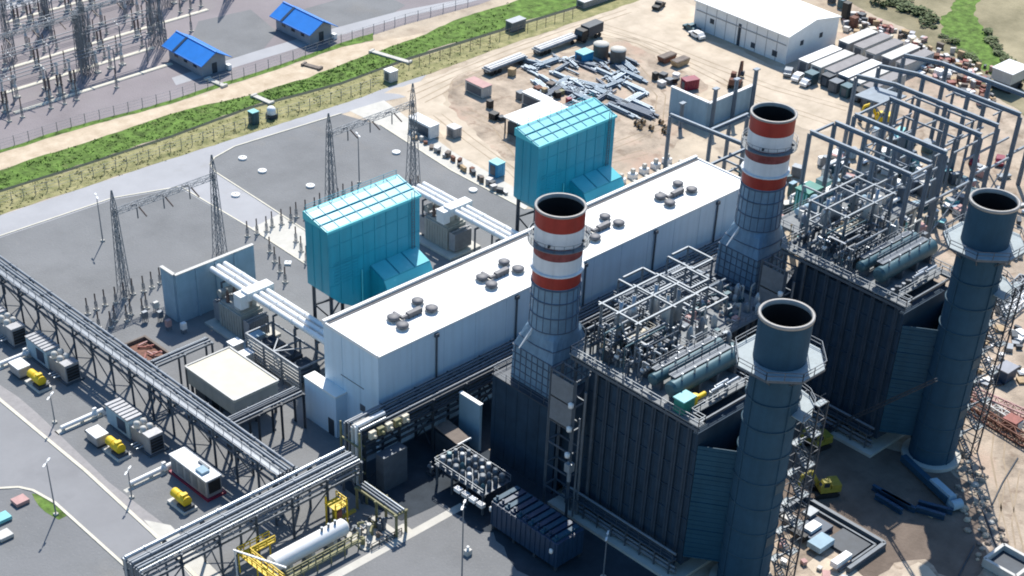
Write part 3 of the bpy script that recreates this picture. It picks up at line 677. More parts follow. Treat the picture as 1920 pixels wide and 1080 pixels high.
    for (xx, yy) in ((x1+1.7,-27.8),(x1+7.7,-27.8),(x1+1.7,-40.7),(x1+7.7,-40.7),(x1+7.7,-34.3)):
        mb = MB(); mb.ibeam((xx, yy, 0), (xx, yy, 24.6), .35, .4); mb.build('platform_post', 'steel', sdp)
    mb = MB(); mb.rail([(x1+1.5,-27.6),(x1+7.9,-27.6),(x1+7.9,-40.9),(x1+1.5,-40.9)], 24.8, 1.1, .08, 1.6); mb.build('railing', 'steel_light', sdp)
    for k in range(34):
        xx, yy, h = rnd.uniform(x1+1.8, x1+7.4), rnd.uniform(-40.5, -28), rnd.uniform(.8, 5.5)
        mb = MB()
        if k % 3 == 0: mb.lathe(xx, yy, [(.45, 24.81), (.5, 24.8+h*.6), (.2, 24.8+h*.8), (.01, 24.8+h*.82)], 10)
        elif k % 3 == 1: mb.cyl((xx, yy, 24.8), (xx, yy, 24.8+h), .14, n=8); mb.cyl((xx, yy, 24.8+h), (xx-rnd.uniform(.5, 2), yy, 24.8+h), .14, n=8)
        else: mb.box(xx, xx+.9, yy, yy+.7, 24.81, 24.8+h*.4)
        mb.build(['vessel', 'riser_pipe', 'deck_cabinet'][k % 3], rnd.choice(['steel_light', 'galv', 'offwhite', 'steel', 'drum', 'steel_dark', 'beige_wall']), t)
    # green control cabin with a pale lid
    if cabin:
        mb = MB(); mb.box(x0-.6, x0+1.7, -47.6, -45.9, zd+.004, zd+2.0); cb = mb.build('control_cabin', 'green_box', t)
        mb = MB(); mb.box(x0-.75, x0+1.85, -47.75, -45.75, zd+2.004, zd+2.16); mb.build('cabin_roof', 'aqua', cb)
        mb = MB(); mb.cyl((x0+2.5, -46.9, zd), (x0+2.5, -46.9, zd+1.6), .5, n=14); mb.cyl((x0+3.2, -46.9, zd+.9), (x0+4.6, -46.9, zd+.9), .35, n=12); mb.build('pump_set', 'yellow', t)
    else:
        for k in range(7):
            xx = x0-.5+k*.9; mb = MB(); mb.cyl((xx, -47.2, zd), (xx, -47.2, zd+.7+.2*(k % 3)), .3, n=10); mb.cyl((xx, -47.2, zd+.6), (xx+.7, -47.2, zd+.6), .12, n=8); mb.build('pump_set', ['steel', 'galv', 'steel_dark'][k % 3], t)
    for (ax, ay) in ((x0+5, -47.6), (x0+8, -47.8), (x0+6.5, -47.2)):
        mb = MB(); mb.cyl((ax, ay, zd), (ax, ay, zd+1.4), .25, n=8); mb.cyl((ax, ay, zd+1.4), (ax+2.4, ay, zd+1.4), .2, n=8); mb.build('riser_pipe', 'silver', t)
    # grey equipment tower at the corner next to the bypass box
    tw = MB(); tx0, tx1, ty0, ty1 = x0-3.2, x0-.9, -30.6, -25.9
    mb = MB()
    for (x, y) in ((tx0, ty0), (tx1, ty0), (tx0, ty1), (tx1, ty1)): mb.ibeam((x, y, 0), (x, y, 24.4), .28, .3)
    for z in (4, 8, 12, 16, 20, 24.2):
        mb.bar((tx0, ty0, z), (tx1, ty0, z), .2); mb.bar((tx0, ty1, z), (tx1, ty1, z), .2); mb.bar((tx0, ty0, z), (tx0, ty1, z), .2); mb.bar((tx1, ty0, z), (tx1, ty1, z), .2)
    sp = mb.build('side_tower', 'steel', t)
    mb = MB(); mb.box(tx0-.1, tx0-.02, ty0+.3, ty1-.2, 15.8, 23.6); mb.build('cladding', 'galv', sp)
    for z in (12.0, 16.5, 20.5):
        mb = MB(); mb.lathe((tx0+tx1)/2-1.6, ty0+.2, [(.02, z-.5), (.4, z-.3), (.42, z+.3), (.02, z+.5)], 12); mb.build('lamp_globe', 'white', sp)
    mb = MB(); mb.box(tx0-.7, tx0+.4, ty0-.6, ty0+.4, 9.2, 10.6); mb.cyl((tx0-.2, ty0-.2, 7.5), (tx0-.2, ty0-.2, 9.2), .3, n=8); mb.build('filter_unit', 'silver', sp)
    mb = MB(); mb.cyl((tx1-.5, ty0-.4, 0), (tx1-.5, ty0-.4, 22), .22, n=8); mb.cyl((tx1-1.3, ty0-.4, 0), (tx1-1.3, ty0-.4, 18), .16, n=8); mb.build('drain_pipe', 'galv', sp)
    # plinth, pipes and cable trays low on the near side
    mb = MB(); mb.box(x0-1.6, x0-.62, y0+.4, y1+2.5, 3.0, 3.25)
    mb.rail([(x0-1.5, y0+.5), (x0-1.5, y1+2.4)], 3.25, 1.0, .08, 2.0)
    for k in range(8): mb.bar((x0-1.4, y0+1+k*2.8, 0), (x0-1.4, y0+1+k*2.8, 3), .2)
    mb.build('side_walkway', 'steel', t)
    for k, (z, r) in enumerate(((1.2, .35), (2.1, .22), (4.6, .2))):
        mb = MB(); mb.cyl((x0-1.0-.2*k, y0, z), (x0-1.0-.2*k, y1+1, z), r, n=10); mb.build('drain_pipe', 'galv', t)
    mb = MB(); mb.box(x0-2.4, x1+1.5, y0-1, y1+4.5, .02, .5); mb.build('plinth', 'concrete', t)
    return t
b1 = boiler('near heat recovery boiler, dark ribbed casing under a deck of pipes and a green cabin', 3)
b2 = boiler('far heat recovery boiler, dark ribbed casing behind the nearest tall blue-grey chimney', 29, False); b2.location.x += D

# ================= tall blue-grey boiler chimneys =================
def boiler_stack(label):
    cx, cy, R, H = 18.5, -57.1, 3.42, 44.0
    t = thing('boiler_chimney', (cx, cy, 0), label, 'chimney', 'tall blue-grey chimneys')
    mb = MB(); mb.lathe(cx, cy, [(R+.15, 0), (R+.1, 24), (R, 37.5), (R, H-.3)], 48); sh = mb.build('shell', 'stack_blue', t)
    mb = MB(); mb.lathe(cx, cy, [(R+.02, H-.45), (R+.16, H-.4), (R+.16, H), (R-.2, H), (R-.2, H-.6)], 48); mb.build('rim', 'rim', t)
    mb = MB(); mb.lathe(cx, cy, [(R-.18, H-.5), (R-.25, 37), (R-.25, 30), (.01, 30)], 48); fl = mb.build('flue', 'soot_void_black', t)
    mb = MB(); mb.bar((cx-R+.2, cy-.6, H-4.5), (cx+R-.2, cy+1.0, H-4.5), .18, .3); mb.build('flue_bar', 'rust', fl)
    mb = MB()
    for z in (3, 7.2, 11.4, 15.6, 19.8, 24, 28.2, 32.2): mb.lathe(cx, cy, [(R+.1, z-.09), (R+.26, z-.06), (R+.26, z+.06), (R+.1, z+.09)], 48)
    mb.build('weld_ring', 'stack_seam', sh)
    mb = MB()
    for a in (2.9, 4.45): mb.bar((cx+(R+.2)*math.cos(a), cy+(R+.2)*math.sin(a), .5), (cx+(R+.12)*math.cos(a), cy+(R+.12)*math.sin(a), 36), .16)
    mb.build('cable_riser', 'stack_blue', sh)
    # octagonal platform all round, and a lower half platform
    Ro = 6.0; zp = 37.6
    oc = [(cx+Ro*math.cos(R_(22.5+45*i)), cy+Ro*math.sin(R_(22.5+45*i))) for i in range(8)]
    mb = MB()
    for i in range(8):
        a0, a1 = R_(22.5+45*i), R_(22.5+45*(i+1)); ri = R+.02
        q = [(cx+ri*math.cos(a0), cy+ri*math.sin(a0)), oc[i], oc[(i+1) % 8], (cx+ri*math.cos(a1), cy+ri*math.sin(a1))]
        mb.prism(q, zp-.12, zp)
    pl = mb.build('platform', 'platform_plate', t)
    mb = MB(); mb.rail(oc, zp, 1.15, .09, 1.6, True)
    for i in range(8): mb.bar((oc[i][0], oc[i][1], zp-.15), (cx+R*math.cos(R_(22.5+45*i)), cy+R*math.sin(R_(22.5+45*i)), zp-2.2), .16)
    for i in range(8): mb.bar((*oc[i], zp-.2), (*oc[(i+1) % 8], zp-.2), .1, .3)
    mb.build('railing', 'steel', pl)
    zl = 30.6; arc = [R_(-95+i*24) for i in range(6)]
    mb = MB()
    for a0, a1 in zip(arc, arc[1:]):
        mb.prism([(cx+(R+.1)*math.cos(a0), cy+(R+.1)*math.sin(a0)), (cx+5.6*math.cos(a0), cy+5.6*math.sin(a0)), (cx+5.6*math.cos(a1), cy+5.6*math.sin(a1)), (cx+(R+.1)*math.cos(a1), cy+(R+.1)*math.sin(a1))], zl-.12, zl)
    p2 = mb.build('platform', 'platform_plate', t)
    mb = MB(); mb.rail([(cx+5.55*math.cos(a), cy+5.55*math.sin(a)) for a in arc], zl, 1.1, .09, 1.5); mb.build('railing', 'steel', p2)
    for z in (9, 18):
        mb = MB(); mb.box(cx-1.0, cx+1.0, cy-R-.2, cy-R+.4, z, z+1.6); mb.build('inspection_hatch', 'stack_seam', sh)
    mb = MB(); mb.lathe(cx, cy, [(R+1.2, .02), (R+1.2, .6), (R, .6)], 32, smooth=False); mb.build('footing', 'concrete', t)
    # ladder with cage up the side
    mb = MB(); a = R_(-25); ux, uy = math.cos(a), math.sin(a); px_, py_ = -uy, ux
    for s_ in (-.3, .3): mb.bar((cx+(R+.4)*ux+px_*s_, cy+(R+.4)*uy+py_*s_, 30), (cx+(R+.4)*ux+px_*s_, cy+(R+.4)*uy+py_*s_, 42.5), .07)
    for k in range(25): mb.bar((cx+(R+.4)*ux-px_*.3, cy+(R+.4)*uy-py_*.3, 30+k*.5), (cx+(R+.4)*ux+px_*.3, cy+(R+.4)*uy+py_*.3, 30+k*.5), .05)
    mb.build('ladder', 'steel_light', t)
    return t
s1 = boiler_stack('tall blue-grey chimney nearest the camera, with an octagonal platform below its rim')
dup(s1, (18.5+D, -57.1, 0), 'tall blue-grey chimney at the right edge, standing over the far boiler')

# stair towers beside the boiler chimneys
def stair_tower(label):
    x0, x1, y0, y1, H = 22.9, 24.9, -61.5, -58.0, 30.2
    t = thing('stair_tower', (x0, y0, 0), label, 'stair tower', 'stair towers beside the boiler chimneys')
    for (x, y) in ((x0, y0), (x1, y0), (x0, y1), (x1, y1)):
        mb = MB(); mb.bar((x, y, 0), (x, y, H), .2); mb.build('post', 'steel_dark', t)
    n = 12; dz = H/n
    for k in range(n):
        z = k*dz; f = k % 2
        ya, yb_ = (y0+.6, y1-.6) if f == 0 else (y1-.6, y0+.6)
        mb = MB(); xx = x0+.5 if f == 0 else x1-.5
        for s_ in range(9): 
            u = s_/8; yy = ya+(yb_-ya)*u; mb.box(xx-.45, xx+.45, yy-.14, yy+.14, z+dz*u+.02, z+dz*u+.07)
        mb.bar((xx-.47, ya, z), (xx-.47, yb_, z+dz), .06, .22); mb.bar((xx+.47, ya, z), (xx+.47, yb_, z+dz), .06, .22)
        mb.bar((xx-.47, ya, z+1), (xx-.47, yb_, z+dz+1), .06); mb.bar((xx+.47, ya, z+1), (xx+.47, yb_, z+dz+1), .06)
        mb.build('stair_flight', 'galv', t)
        mb = MB(); yy = (y1-.5) if f == 0 else (y0+.5); mb.box(x0+.1, x1-.1, yy-.5, yy+.5, z+dz-.05, z+dz+.03); mb.build('landing', 'platform_plate', t)
    mb = MB()
    for k in range(n):
        z = (k+1)*dz
        mb.bar((x0, y0, z), (x1, y0, z), .12); mb.bar((x0, y1, z), (x1, y1, z), .12); mb.bar((x0, y0, z), (x0, y1, z), .12); mb.bar((x1, y0, z), (x1, y1, z), .12)
        mb.bar((x0, y0, z-dz), (x1, y0, z), .07); mb.bar((x1, y0, z-dz), (x1, y1, z), .07)
    mb.build('frame', 'steel_dark', t)
    return t
st = stair_tower('open steel stair tower zigzagging up beside the nearest tall blue-grey chimney')
dup(st, (22.9+D, -61.5, 0), 'open steel stair tower beside the tall chimney at the right edge')
# ================= pipe racks =================
def pipe_rack(label, a, b, width, zs, pipes, step, steel='steel', seed=1, drop=False, walkway=False, name='pipe_rack', braces=True):
    """trestle of posts, beams and pipes from a to b (both on plan); width to the left of a->b"""
    rnd = random.Random(seed)
    a = Vector((a[0], a[1], 0)); b = Vector((b[0], b[1], 0)); d = (b-a).normalized(); nn = Vector((-d.y, d.x, 0)); Ln = (b-a).length
    t = thing(name, a, label, 'pipe rack')
    n = max(1, round(Ln/step)); zt = zs[-1]
    for k in range(n+1):
        c = a+d*(Ln*k/n)
        mb = MB()
        for o in (0, width):
            mb.ibeam(c+nn*o, c+nn*o+Vector((0,0,zt-.2)), .32, .34)
        if braces and k % 2 == 0: mb.bar(c+nn*.2+Vector((0,0,.4)), c+nn*(width-.2)+Vector((0,0,zs[0]-.5)), .16)
        if braces and k < n and k % 2 == 0:
            e = a+d*(Ln*(k+1)/n)
            for o in (0, width):
                mb.bar(c+nn*o+Vector((0,0,.5)), e+nn*o+Vector((0,0,zs[0]-.6)), .15)
        mb.build('trestle', steel, t)
    mb = MB()
    for z in zs:
        for k in range(n+1):
            c = a+d*(Ln*k/n)+Vector((0,0,z-.28)); mb.bar(c-nn*.35, c+nn*(width+.35), .26, .28)
        for o in (0, width):
            c = a+nn*o+Vector((0,0,z-.3)); mb.bar(c-d*.2, c+d*(Ln+.2), .24, .34)
    mb.build('beam', steel, t)
    for (lvl, off, r, material) in pipes:
        r *= .8
        z = zs[lvl]+r-.12
        mb = MB(); p = a+nn*off+Vector((0,0,z)); q = b+nn*off+Vector((0,0,z))
        mb.cyl(p, q, r, n=10)
        if drop: mb.cyl(p+d*.01, p+d*.01-Vector((0,0,zs[0]-.2)), r*.98, n=10)
        for k in range(int(Ln/6.1)):
            c = p.lerp(q, (k+.5)/(Ln/6.1)); mb.cyl(c-d*.09, c+d*.09, r*1.35, n=10)
        mb.build('pipe', material, t)
    if walkway:
        mb = MB(); z = zt+.12
        A = a+nn*(width+.1); B = b+nn*(width+.1)
        mb.bar(A+Vector((0,0,z)), B+Vector((0,0,z)), .9, .08)
        mb.rail([(A.x, A.y), (B.x, B.y)], z, 1.0, .07, 2.2); mb.build('walkway', 'galv', t)
    return t
P = lambda: None
lp = [(1, .35, .30, 'galv'), (1, 1.05, .22, 'steel_light'), (1, 1.65, .30, 'galv'), (1, 2.35, .2, 'steel'), (0, .6, .24, 'galv'), (0, 1.4, .3, 'steel'), (0, 2.2, .2, 'steel_light')]
pipe_rack('long grey pipe rack on trestles running past the gas skids on the left', (-17.8, -2.4), (-17.8, 84.0), 2.9, (5.6, 7.6), lp, 5.4, 'steel', 4, walkway=True)
bpipes = [(1, 3.75, .40, 'silver'), (1, 2.8, .22, 'steel_light'), (1, 2.2, .34, 'galv'), (1, 1.45, .2, 'galv'), (1, .85, .26, 'steel_light'), (1, .25, .2, 'silver'), (0, .5, .25, 'galv'), (0, 1.4, .3, 'offwhite'), (0, 2.4, .2, 'olive'), (0, 3.3, .3, 'steel')]
pipe_rack('wide pipe rack with a bright silver pipe crossing the road in the lower left', (-48.0, -7.6), (-10.0, -7.6), 4.2, (6.0, 7.8), bpipes, 6.2, 'steel', 5, drop=True)
hpipes = [(2, .4, .24, 'galv'), (2, 1.1, .3, 'steel'), (2, 1.9, .2, 'steel_light'), (2, 2.5, .3, 'steel'), (2, 3.3, .22, 'galv'), (1, .5, .3, 'steel_dark'), (1, 1.4, .25, 'galv'), (1, 2.4, .3, 'steel'), (1, 3.2, .2, 'galv'), (0, .7, .3, 'steel_dark'), (0, 2.0, .3, 'galv'), (0, 3.0, .2, 'olive')]
pipe_rack('long multi-level pipe rack hugging the shaded front of the white hall', (-6.8, -4.7), (88.0, -4.7), 3.9, (5.8, 7.8, 9.8), hpipes, 6.6, 'steel_dark', 6)
xp = [(0, .4, .2, 'galv'), (0, 1.0, .28, 'steel'), (0, 1.5, .15, 'steel_light')]
pipe_rack('short cross rack behind the beige flat-roofed building', (-17.2, 33.2), (-6.6, 33.2), 1.8, (7.2,), xp, 5.0, 'steel', 7, braces=False)
xp2 = [(0, .4, .2, 'galv'), (0, 1.0, .3, 'steel_dark'), (0, 1.6, .2, 'steel'), (0, 2.1, .18, 'galv')]
pipe_rack('dark cross rack in front of the beige flat-roofed building', (-17.2, 13.0), (-4.2, 13.0), 2.4, (6.6,), xp2, 4.4, 'steel_dark', 8, braces=False)
xp3 = [(0, .3, .2, 'silver'), (0, .85, .2, 'steel_light'), (0, 1.4, .2, 'galv')]
pipe_rack('small rack of pale pipes beside the striped tank area, ending in the open yard', (-9.6, -17.0), (-9.6, -8.2), 1.8, (4.2,), xp3, 4.2, 'olive', 9, braces=False)
# pale pipes and olive brackets bunched at the end of the hall rack
t = thing('valve_station', (-6.5, -3, 0), 'bundle of pale and olive pipes dropping down at the near end of the hall', 'valve station')
for k in range(5):
    mb = MB(); y = -4.5+k*.75; z = 10.3+(k % 2)*.35; r = .3 if k in (1, 2) else .2
    mb.cyl((-7.4-.1*k, y, z), (-2.5+k*.4, y, z), r, n=10); mb.cyl((-7.4-.1*k, y, z+.01), (-7.4-.1*k, y, .1), r*.97, n=10)
    mb.build('pipe', ['silver', 'white', 'offwhite', 'galv', 'steel_light'][k], t)
mb = MB()
for z in (2.5, 5, 7.5): mb.bar((-7.9, -4.9, z), (-7.9, -.6, z), .22); mb.bar((-7.0, -4.9, z), (-7.0, -.6, z), .22)
for y in (-4.9, -.6): mb.bar((-7.9, y, 0), (-7.9, y, 10.2), .26)
mb.build('support_frame', 'olive', t)
for k in range(5):
    mb = MB(); x = -6.4+k*1.6; mb.box(x, x+1.1, -5.7, -5.1, 8.7, 9.9); mb.cyl((x+.5, -5.75, 9.3), (x+.5, -6.3, 9.3), .25, n=10); mb.build('valve', 'olive' if k % 2 else 'beige', t)
mb = MB(); mb.box(-5.8, -1.2, -7.8, -6.0, 0, 6.2); mb.build('cable_shaft', 'steel', t)

# ================= transformers, fire walls and bus ducts =================
def transformer(x, y, label):
    t = thing('transformer', (x, y, 0), label, 'transformer', 'transformers behind the white hall')
    mb = MB(); mb.box(x, x+4.6, y, y+6.2, .5, 4.8); mb.box(x+.3, x+4.3, y+.3, y+5.9, 4.804, 5.2); tk = mb.build('tank', 'trafo', t)
    mb = MB()
    for k in range(8): mb.box(x-.12, x-.003, y+.5+k*.7, y+.62+k*.7, .6, 4.6)
    mb.build('tank_rib', 'trafo', tk)
    for s_ in (0, 1):
        mb = MB(); yy = y-1.9 if s_ == 0 else y+6.4
        for k in range(12): mb.box(x+.2+k*.36, x+.36+k*.36, yy, yy+1.6, .9, 4.3)
        mb.cyl((x, yy+.8, 4.4), (x+4.6, yy+.8, 4.4), .14, n=8); mb.build('radiator', 'vent_grey', t)
    mb = MB(); mb.cyl((x+.6, y+6.6, 6.0), (x+4.4, y+6.6, 6.0), .65, n=16); mb.bar((x+1.2, y+6.4, 4.8), (x+1.2, y+6.4, 5.6), .2); mb.bar((x+3.8, y+6.4, 4.8), (x+3.8, y+6.4, 5.6), .2); mb.build('conservator', 'trafo', t)
    for k in range(3):
        xx = x+.9+k*1.4
        mb = MB(); mb.lathe(xx, y+4.6, [(.34, 5.2), (.3, 5.6), (.36, 5.8), (.24, 6.2), (.3, 6.4), (.2, 6.8), (.26, 7.0), (.1, 7.5)], 10); mb.build('bushing', 'insulator', t)
        mb = MB(); mb.box(xx-.45, xx+.45, y+1.0, y+2.2, 5.204, 7.4); mb.build('bus_box', 'offwhite', t)
    mb = MB(); mb.box(x-1.5, x+6.1, y-2.6, y+8.6, .015, .42); mb.build('plinth', 'concrete', t)
    return t
tr = transformer(3.6, 39.4, 'beige-grey main transformer under the three white bus pipes at the near end')
dup(tr, (3.6+D, 39.4, 0), 'beige-grey main transformer right of the nearer turquoise intake house')
def firewall(name, x0, x1, y0, y1, h, label):
    t = thing(name, (x0, y0, 0), label, 'fire wall')
    mb = MB(); mb.box(x0, x1, y0, y1, 0, h); mb.build('wall', 'fire_wall', t)
    mb = MB(); mb.box(x0-.08, x1+.08, y0-.08, y1+.08, h+.003, h+.18); mb.build('coping', 'offwhite', t)
    mb = MB()
    for k in range(1, int((x1-x0)/4)+1):
        xx = x0+k*4
        if xx < x1-.3 and x1-x0 > 3: mb.box(xx-.2, xx+.2, y0-.22, y0-.003, 0, h-.1)
    if mb.v: mb.build('pilaster', 'fire_wall', t)
    return t
firewall('fire_wall', -.7, 15.4, 50.9, 51.4, 9.0, 'tall bluish concrete fire wall behind the near transformer, under the first lattice gantry')
firewall('fire_wall', -1.0, -.5, 51.42, 55.0, 9.0, 'short return of the fire wall with a white coping, at its left end')
def bus_duct(x, label):
    t = thing('bus_duct', (x, 13, 0), label, 'bus duct', 'triple white bus ducts')
    for k in range(3):
        xx = x+k*1.35
        mb = MB(); mb.cyl((xx, 12.83, 8.2), (xx, 50.2, 8.2), .5, n=16)
        for q in range(6): mb.cyl((xx, 17+q*5.6, 8.2), (xx, 17.2+q*5.6, 8.2), .58, n=16)
        mb.build('bus_pipe', 'white', t)
    mb = MB(); mb.box(x-1.1, x+4.2, 38.6, 40.6, 7.5, 9.0); mb.box(x-2.4, x-.9, 39.0, 41.0, 6.2, 8.6); mb.build('junction_box', 'white', t)
    for y in (16, 21.5, 27, 32.5, 46.5):
        mb = MB()
        mb.bar((x-.9, y, 7.5), (x+3.6, y, 7.5), .25)
        for xx in (x-.8, x+3.5): mb.bar((xx, y, 0), (xx, y, 7.5), .25)
        mb.build('support', 'steel', t)
    return t
bd = bus_duct(6.0, 'three white bus pipes from the near transformer into the near end of the hall')
dup(bd, (6.0+D-1.2, 13, 0), 'three white bus pipes right of the nearer turquoise intake house')
# louvred cooler bay between the hall end and the beige building
t = thing('cooler_bay', (1, 20, 0), 'open cooling bay with slatted beige sides beside the near end of the hall', 'cooling bay')
mb = MB()
for k in range(7): mb.bar((.8, 20.3, 1.2+k*.6), (.8, 34.2, 1.2+k*.6), .1, .34)
mb.build('slatted_side', 'offwhite', t)
mb = MB()
for (x, y) in ((.8,20.3),(.8,25),(.8,29.6),(.8,34.2),(6.2,20.3),(6.2,27),(6.2,34.2)): mb.bar((x, y, 0), (x, y, 5.2), .28)
for z in (5.2,): 
    mb.bar((.8,20.3,z),(.8,34.2,z),.26); mb.bar((6.2,20.3,z),(6.2,34.2,z),.26)
    for y in (20.3, 27, 34.2): mb.bar((.8,y,z),(6.2,y,z),.26)
    mb.bar((.8,27,z+.02),(4.2,30,z+.02),.2); mb.bar((.8,27,z+.04),(6.2,24,z+.04),.2)
mb.build('bay_frame', 'galv', t)
for k in range(3):
    mb = MB(); y = 21.2+k*4.4; mb.box(1.6, 5.6, y, y+3.6, 1.6, 3.4); mb.lathe(3.6, y+1.8, [(1.4, 3.404), (1.4, 3.8), (1.2, 3.8), (1.15, 3.5), (.01, 3.5)], 18); mb.build('cooler', 'steel_dark', t)
for k, (x, y, z) in enumerate(((1.4, 31.5, 0), (3.0, 34.9, 0), (-1.2, 35.2, 0))):
    o = thing('equipment_box', (x, y, 0), ['white equipment box against the slatted cooling bay', 'grey-blue equipment box behind the slatted cooling bay', 'white-topped equipment box behind the beige flat roof'][k], 'equipment box')
    mb = MB(); mb.box(x-3.2 if k == 0 else x, (x-3.2 if k == 0 else x)+2.0, y, y+1.7, .2, 3.0); mb.build('cabinet', 'fire_wall' if k == 1 else 'offwhite', o)
    mb = MB(); xx = x-3.2 if k == 0 else x; mb.box(xx-.1, xx+2.1, y-.1, y+1.8, 3.004, 3.2); mb.build('lid', 'fire_wall' if k == 1 else 'white', o)
# beige flat-roofed building on stilts
x0, x1, y0, y1 = -12.9, -4.6, 19.0, 31.4
t = thing('pump_house', (x0, y0, 0), 'beige flat-roofed pump house between the pipe rack and the white hall', 'building')
mb = MB(); mb.box(x0, x1, y0, y1, 2.9, 5.6); mb.build('wall', 'beige_wall', t)
mb = MB(); mb.box(x0-.15, x1+.15, y0-.15, y1+.15, 5.604, 6.0); r_ = mb.build('roof', 'beige', t)
mb = MB()
for (a, b) in (((x0-.15,y0-.15),(x1+.15,y0-.15)),((x1+.15,y0-.15),(x1+.15,y1+.15)),((x1+.15,y1+.15),(x0-.15,y1+.15)),((x0-.15,y1+.15),(x0-.15,y0-.15))):
    mb.bar((*a, 6.08), (*b, 6.08), .26, .15)
mb.build('roof_edge', 'offwhite', r_)
mb = MB()
for x in (x0+.4, (x0+x1)/2, x1-.4):
    for y in (y0+.4, y0+4.5, y0+8.5, y1-.4): mb.bar((x, y, 0), (x, y, 2.9), .35)
mb.build('column', 'steel_dark', t)
for k in range(3):
    mb = MB(); mb.cyl((x0+1+k*2.4, y0+1.5, 1.2), (x0+1+k*2.4, y0+4.5, 1.2), .6, n=14); mb.box(x0+.6+k*2.4, x0+1.4+k*2.4, y0+1.6, y0+4.4, 0, .7); mb.build('pump', 'steel', t)
mb = MB(); mb.box(x0+.5, x1-.5, y0+7, y1-1, .1, 2.6); mb.build('switch_room', 'steel_dark', t)
t = thing('sunk_pit', (-10.5, 47, 0), 'square pit with red and rusty metal inside, beside the gravel yard', 'pit')
mb = MB(); 
for (a, b, c, d_) in ((-12.6,-8.0,50.4,50.8),(-12.6,-8.0,43.4,43.8),(-12.6,-12.2,43.804,50.396),(-8.4,-8.0,43.804,50.396)): mb.box(a, b, c, d_, .02, .7)
mb.build('pit_wall', 'brown_box', t)
mb = MB(); mb.box(-12.19, -8.41, 43.81, 50.39, .02, .1); mb.build('pit_floor', 'rust', t)
rnd = random.Random(5)
for k in range(7):
    mb = MB(); a = Vector((rnd.uniform(-11.8,-8.8), rnd.uniform(44.2,49.6), .35+k*.06)); an = rnd.uniform(0, 3.1); d_ = Vector((math.cos(an), math.sin(an), 0))*rnd.uniform(.7, 1.2); mb.bar(a-d_, a+d_, .22, .2); mb.build('scrap_bar', 'pink' if k % 2 else 'red_oxide', t)

# ================= lattice gantries over the gravel yards =================
def gantry(x, label):
    t = thing('line_gantry', (x, 65, 0), label, 'line gantry', 'lattice line gantries')
    for xx in (x, x+20.4):
        for yy in (-.9, .9):
            mb = MB(); mb.lattice((xx, 65+yy, 0), (xx, 65+yy*.25, 16.2), 1.15, .55, 9, .07); mb.build('tower_leg', 'galv', t)
        mb = MB(); mb.lattice((xx, 65, 16.2), (xx, 65, 19.6), .8, .12, 3, .07); mb.build('tower_peak', 'galv', t)
    bm = MB(); bm.lattice((x, 65, 15.6), (x+20.4, 65, 15.6), .8, .8, 16, .065); b_ = bm.build('cross_beam', 'galv', t)
    for k in range(3):
        xx = x+4.6+k*5.4
        for s_ in (-1, 1):
            mb = MB(); a = Vector((xx, 65+s_*.4, 15.2)); e = a+Vector((0, s_*2.2, -.9))
            for q in range(9): mb.cyl(a.lerp(e, q/9), a.lerp(e, (q+.55)/9), .14, n=8)
            mb.bar(a, e, .05); mb.build('insulator_string', 'insulator', b_)
        mb = MB(); mb.cyl((xx, 65.3, 15.1), (xx, 65.3, 12.8), .11, n=8); mb.build('insulator_string', 'steel', b_)
    return t
ga = gantry(-2.4, 'steel lattice gantry over the left gravel yard, behind the fire wall')
dup(ga, (-2.4+D, 65, 0), 'steel lattice gantry over the far gravel yard, behind the turquoise intake house')
# slack line wires from gantry to the fire wall side
t = None
def post_insulator(x, y, h, label, grp, style=0):
    o = thing('post_insulator', (x, y, 0), label, 'insulator', grp)
    mb = MB(); mb.lattice((x, y, 0), (x, y, h*.55), .36, .3, 3, .05) if style != 1 else mb.cyl((x, y, 0), (x, y, h*.55), .09, n=6); mb.build('stand', 'galv', o)
    mb = MB(); r = .16 if style == 0 else .22
    mb2 = MB(); mb2.box(x-.4, x+.4, y-.4, y+.4, .012, .25); mb2.build('base', 'concrete', o)
    n = 6
    prof = []
    for k in range(n):
        z0 = h*.55+h*.45*k/n; prof += [(r*.55, z0), (r, z0+h*.45/n*.5), (r*.55, z0+h*.45/n*.95)]
    mb.lathe(x, y, prof, 8); mb.build('insulator', 'insulator' if style != 2 else 'porcelain', o)
    return o
pi0 = post_insulator(0, 0, 3.2, 'brown post insulator on a thin steel stand in the gravel behind the fire wall', 'post insulators behind the fire wall')
bi0 = post_insulator(0, 0, 4.6, 'tall dark surge arrester on a lattice stand just behind the fire wall', 'surge arresters behind the fire wall', 0)
first = [True, True]
def place(proto, x, y, idx, label=None, grp=None):
    if first[idx]: proto.location = (x, y, 0); first[idx] = False; o = proto
    else: o = dup(proto, (x, y, 0))
    if label: o['label'] = label
    if grp: o['group'] = grp
    return o
for k in range(9): place(pi0, -11+k*1.9, 63.4+(k % 3)*.25, 0, 'thin brown post insulator in the row crossing the left gravel yard', 'row of insulators in the left gravel yard')
for k in range(7): place(pi0, -12+k*1.6, 58.5-(k % 2)*1.2, 0, 'thin brown post insulator in the row crossing the left gravel yard', 'row of insulators in the left gravel yard')
for k in range(6): place(bi0, 2.5+k*2.6, 57.6, 1)
for k in range(6): place(bi0, 3.4+k*2.6, 54.8, 1)
for k in range(14): place(pi0, 26+k*1.9, 67.5-(k % 3)*.4, 0, 'thin brown post insulator in the row crossing the far gravel yard', 'row of insulators in the far gravel yard')
for k in range(12): place(pi0, 40+k*2.0, 60.8, 0, 'thin brown post insulator in the row crossing the far gravel yard', 'row of insulators in the far gravel yard')
for k in range(10): place(pi0, 21+k*1.5, 50+(k % 4)*3.4, 0, 'thin brown post insulator standing between the road and the turquoise intake house', 'insulators left of the intake house')
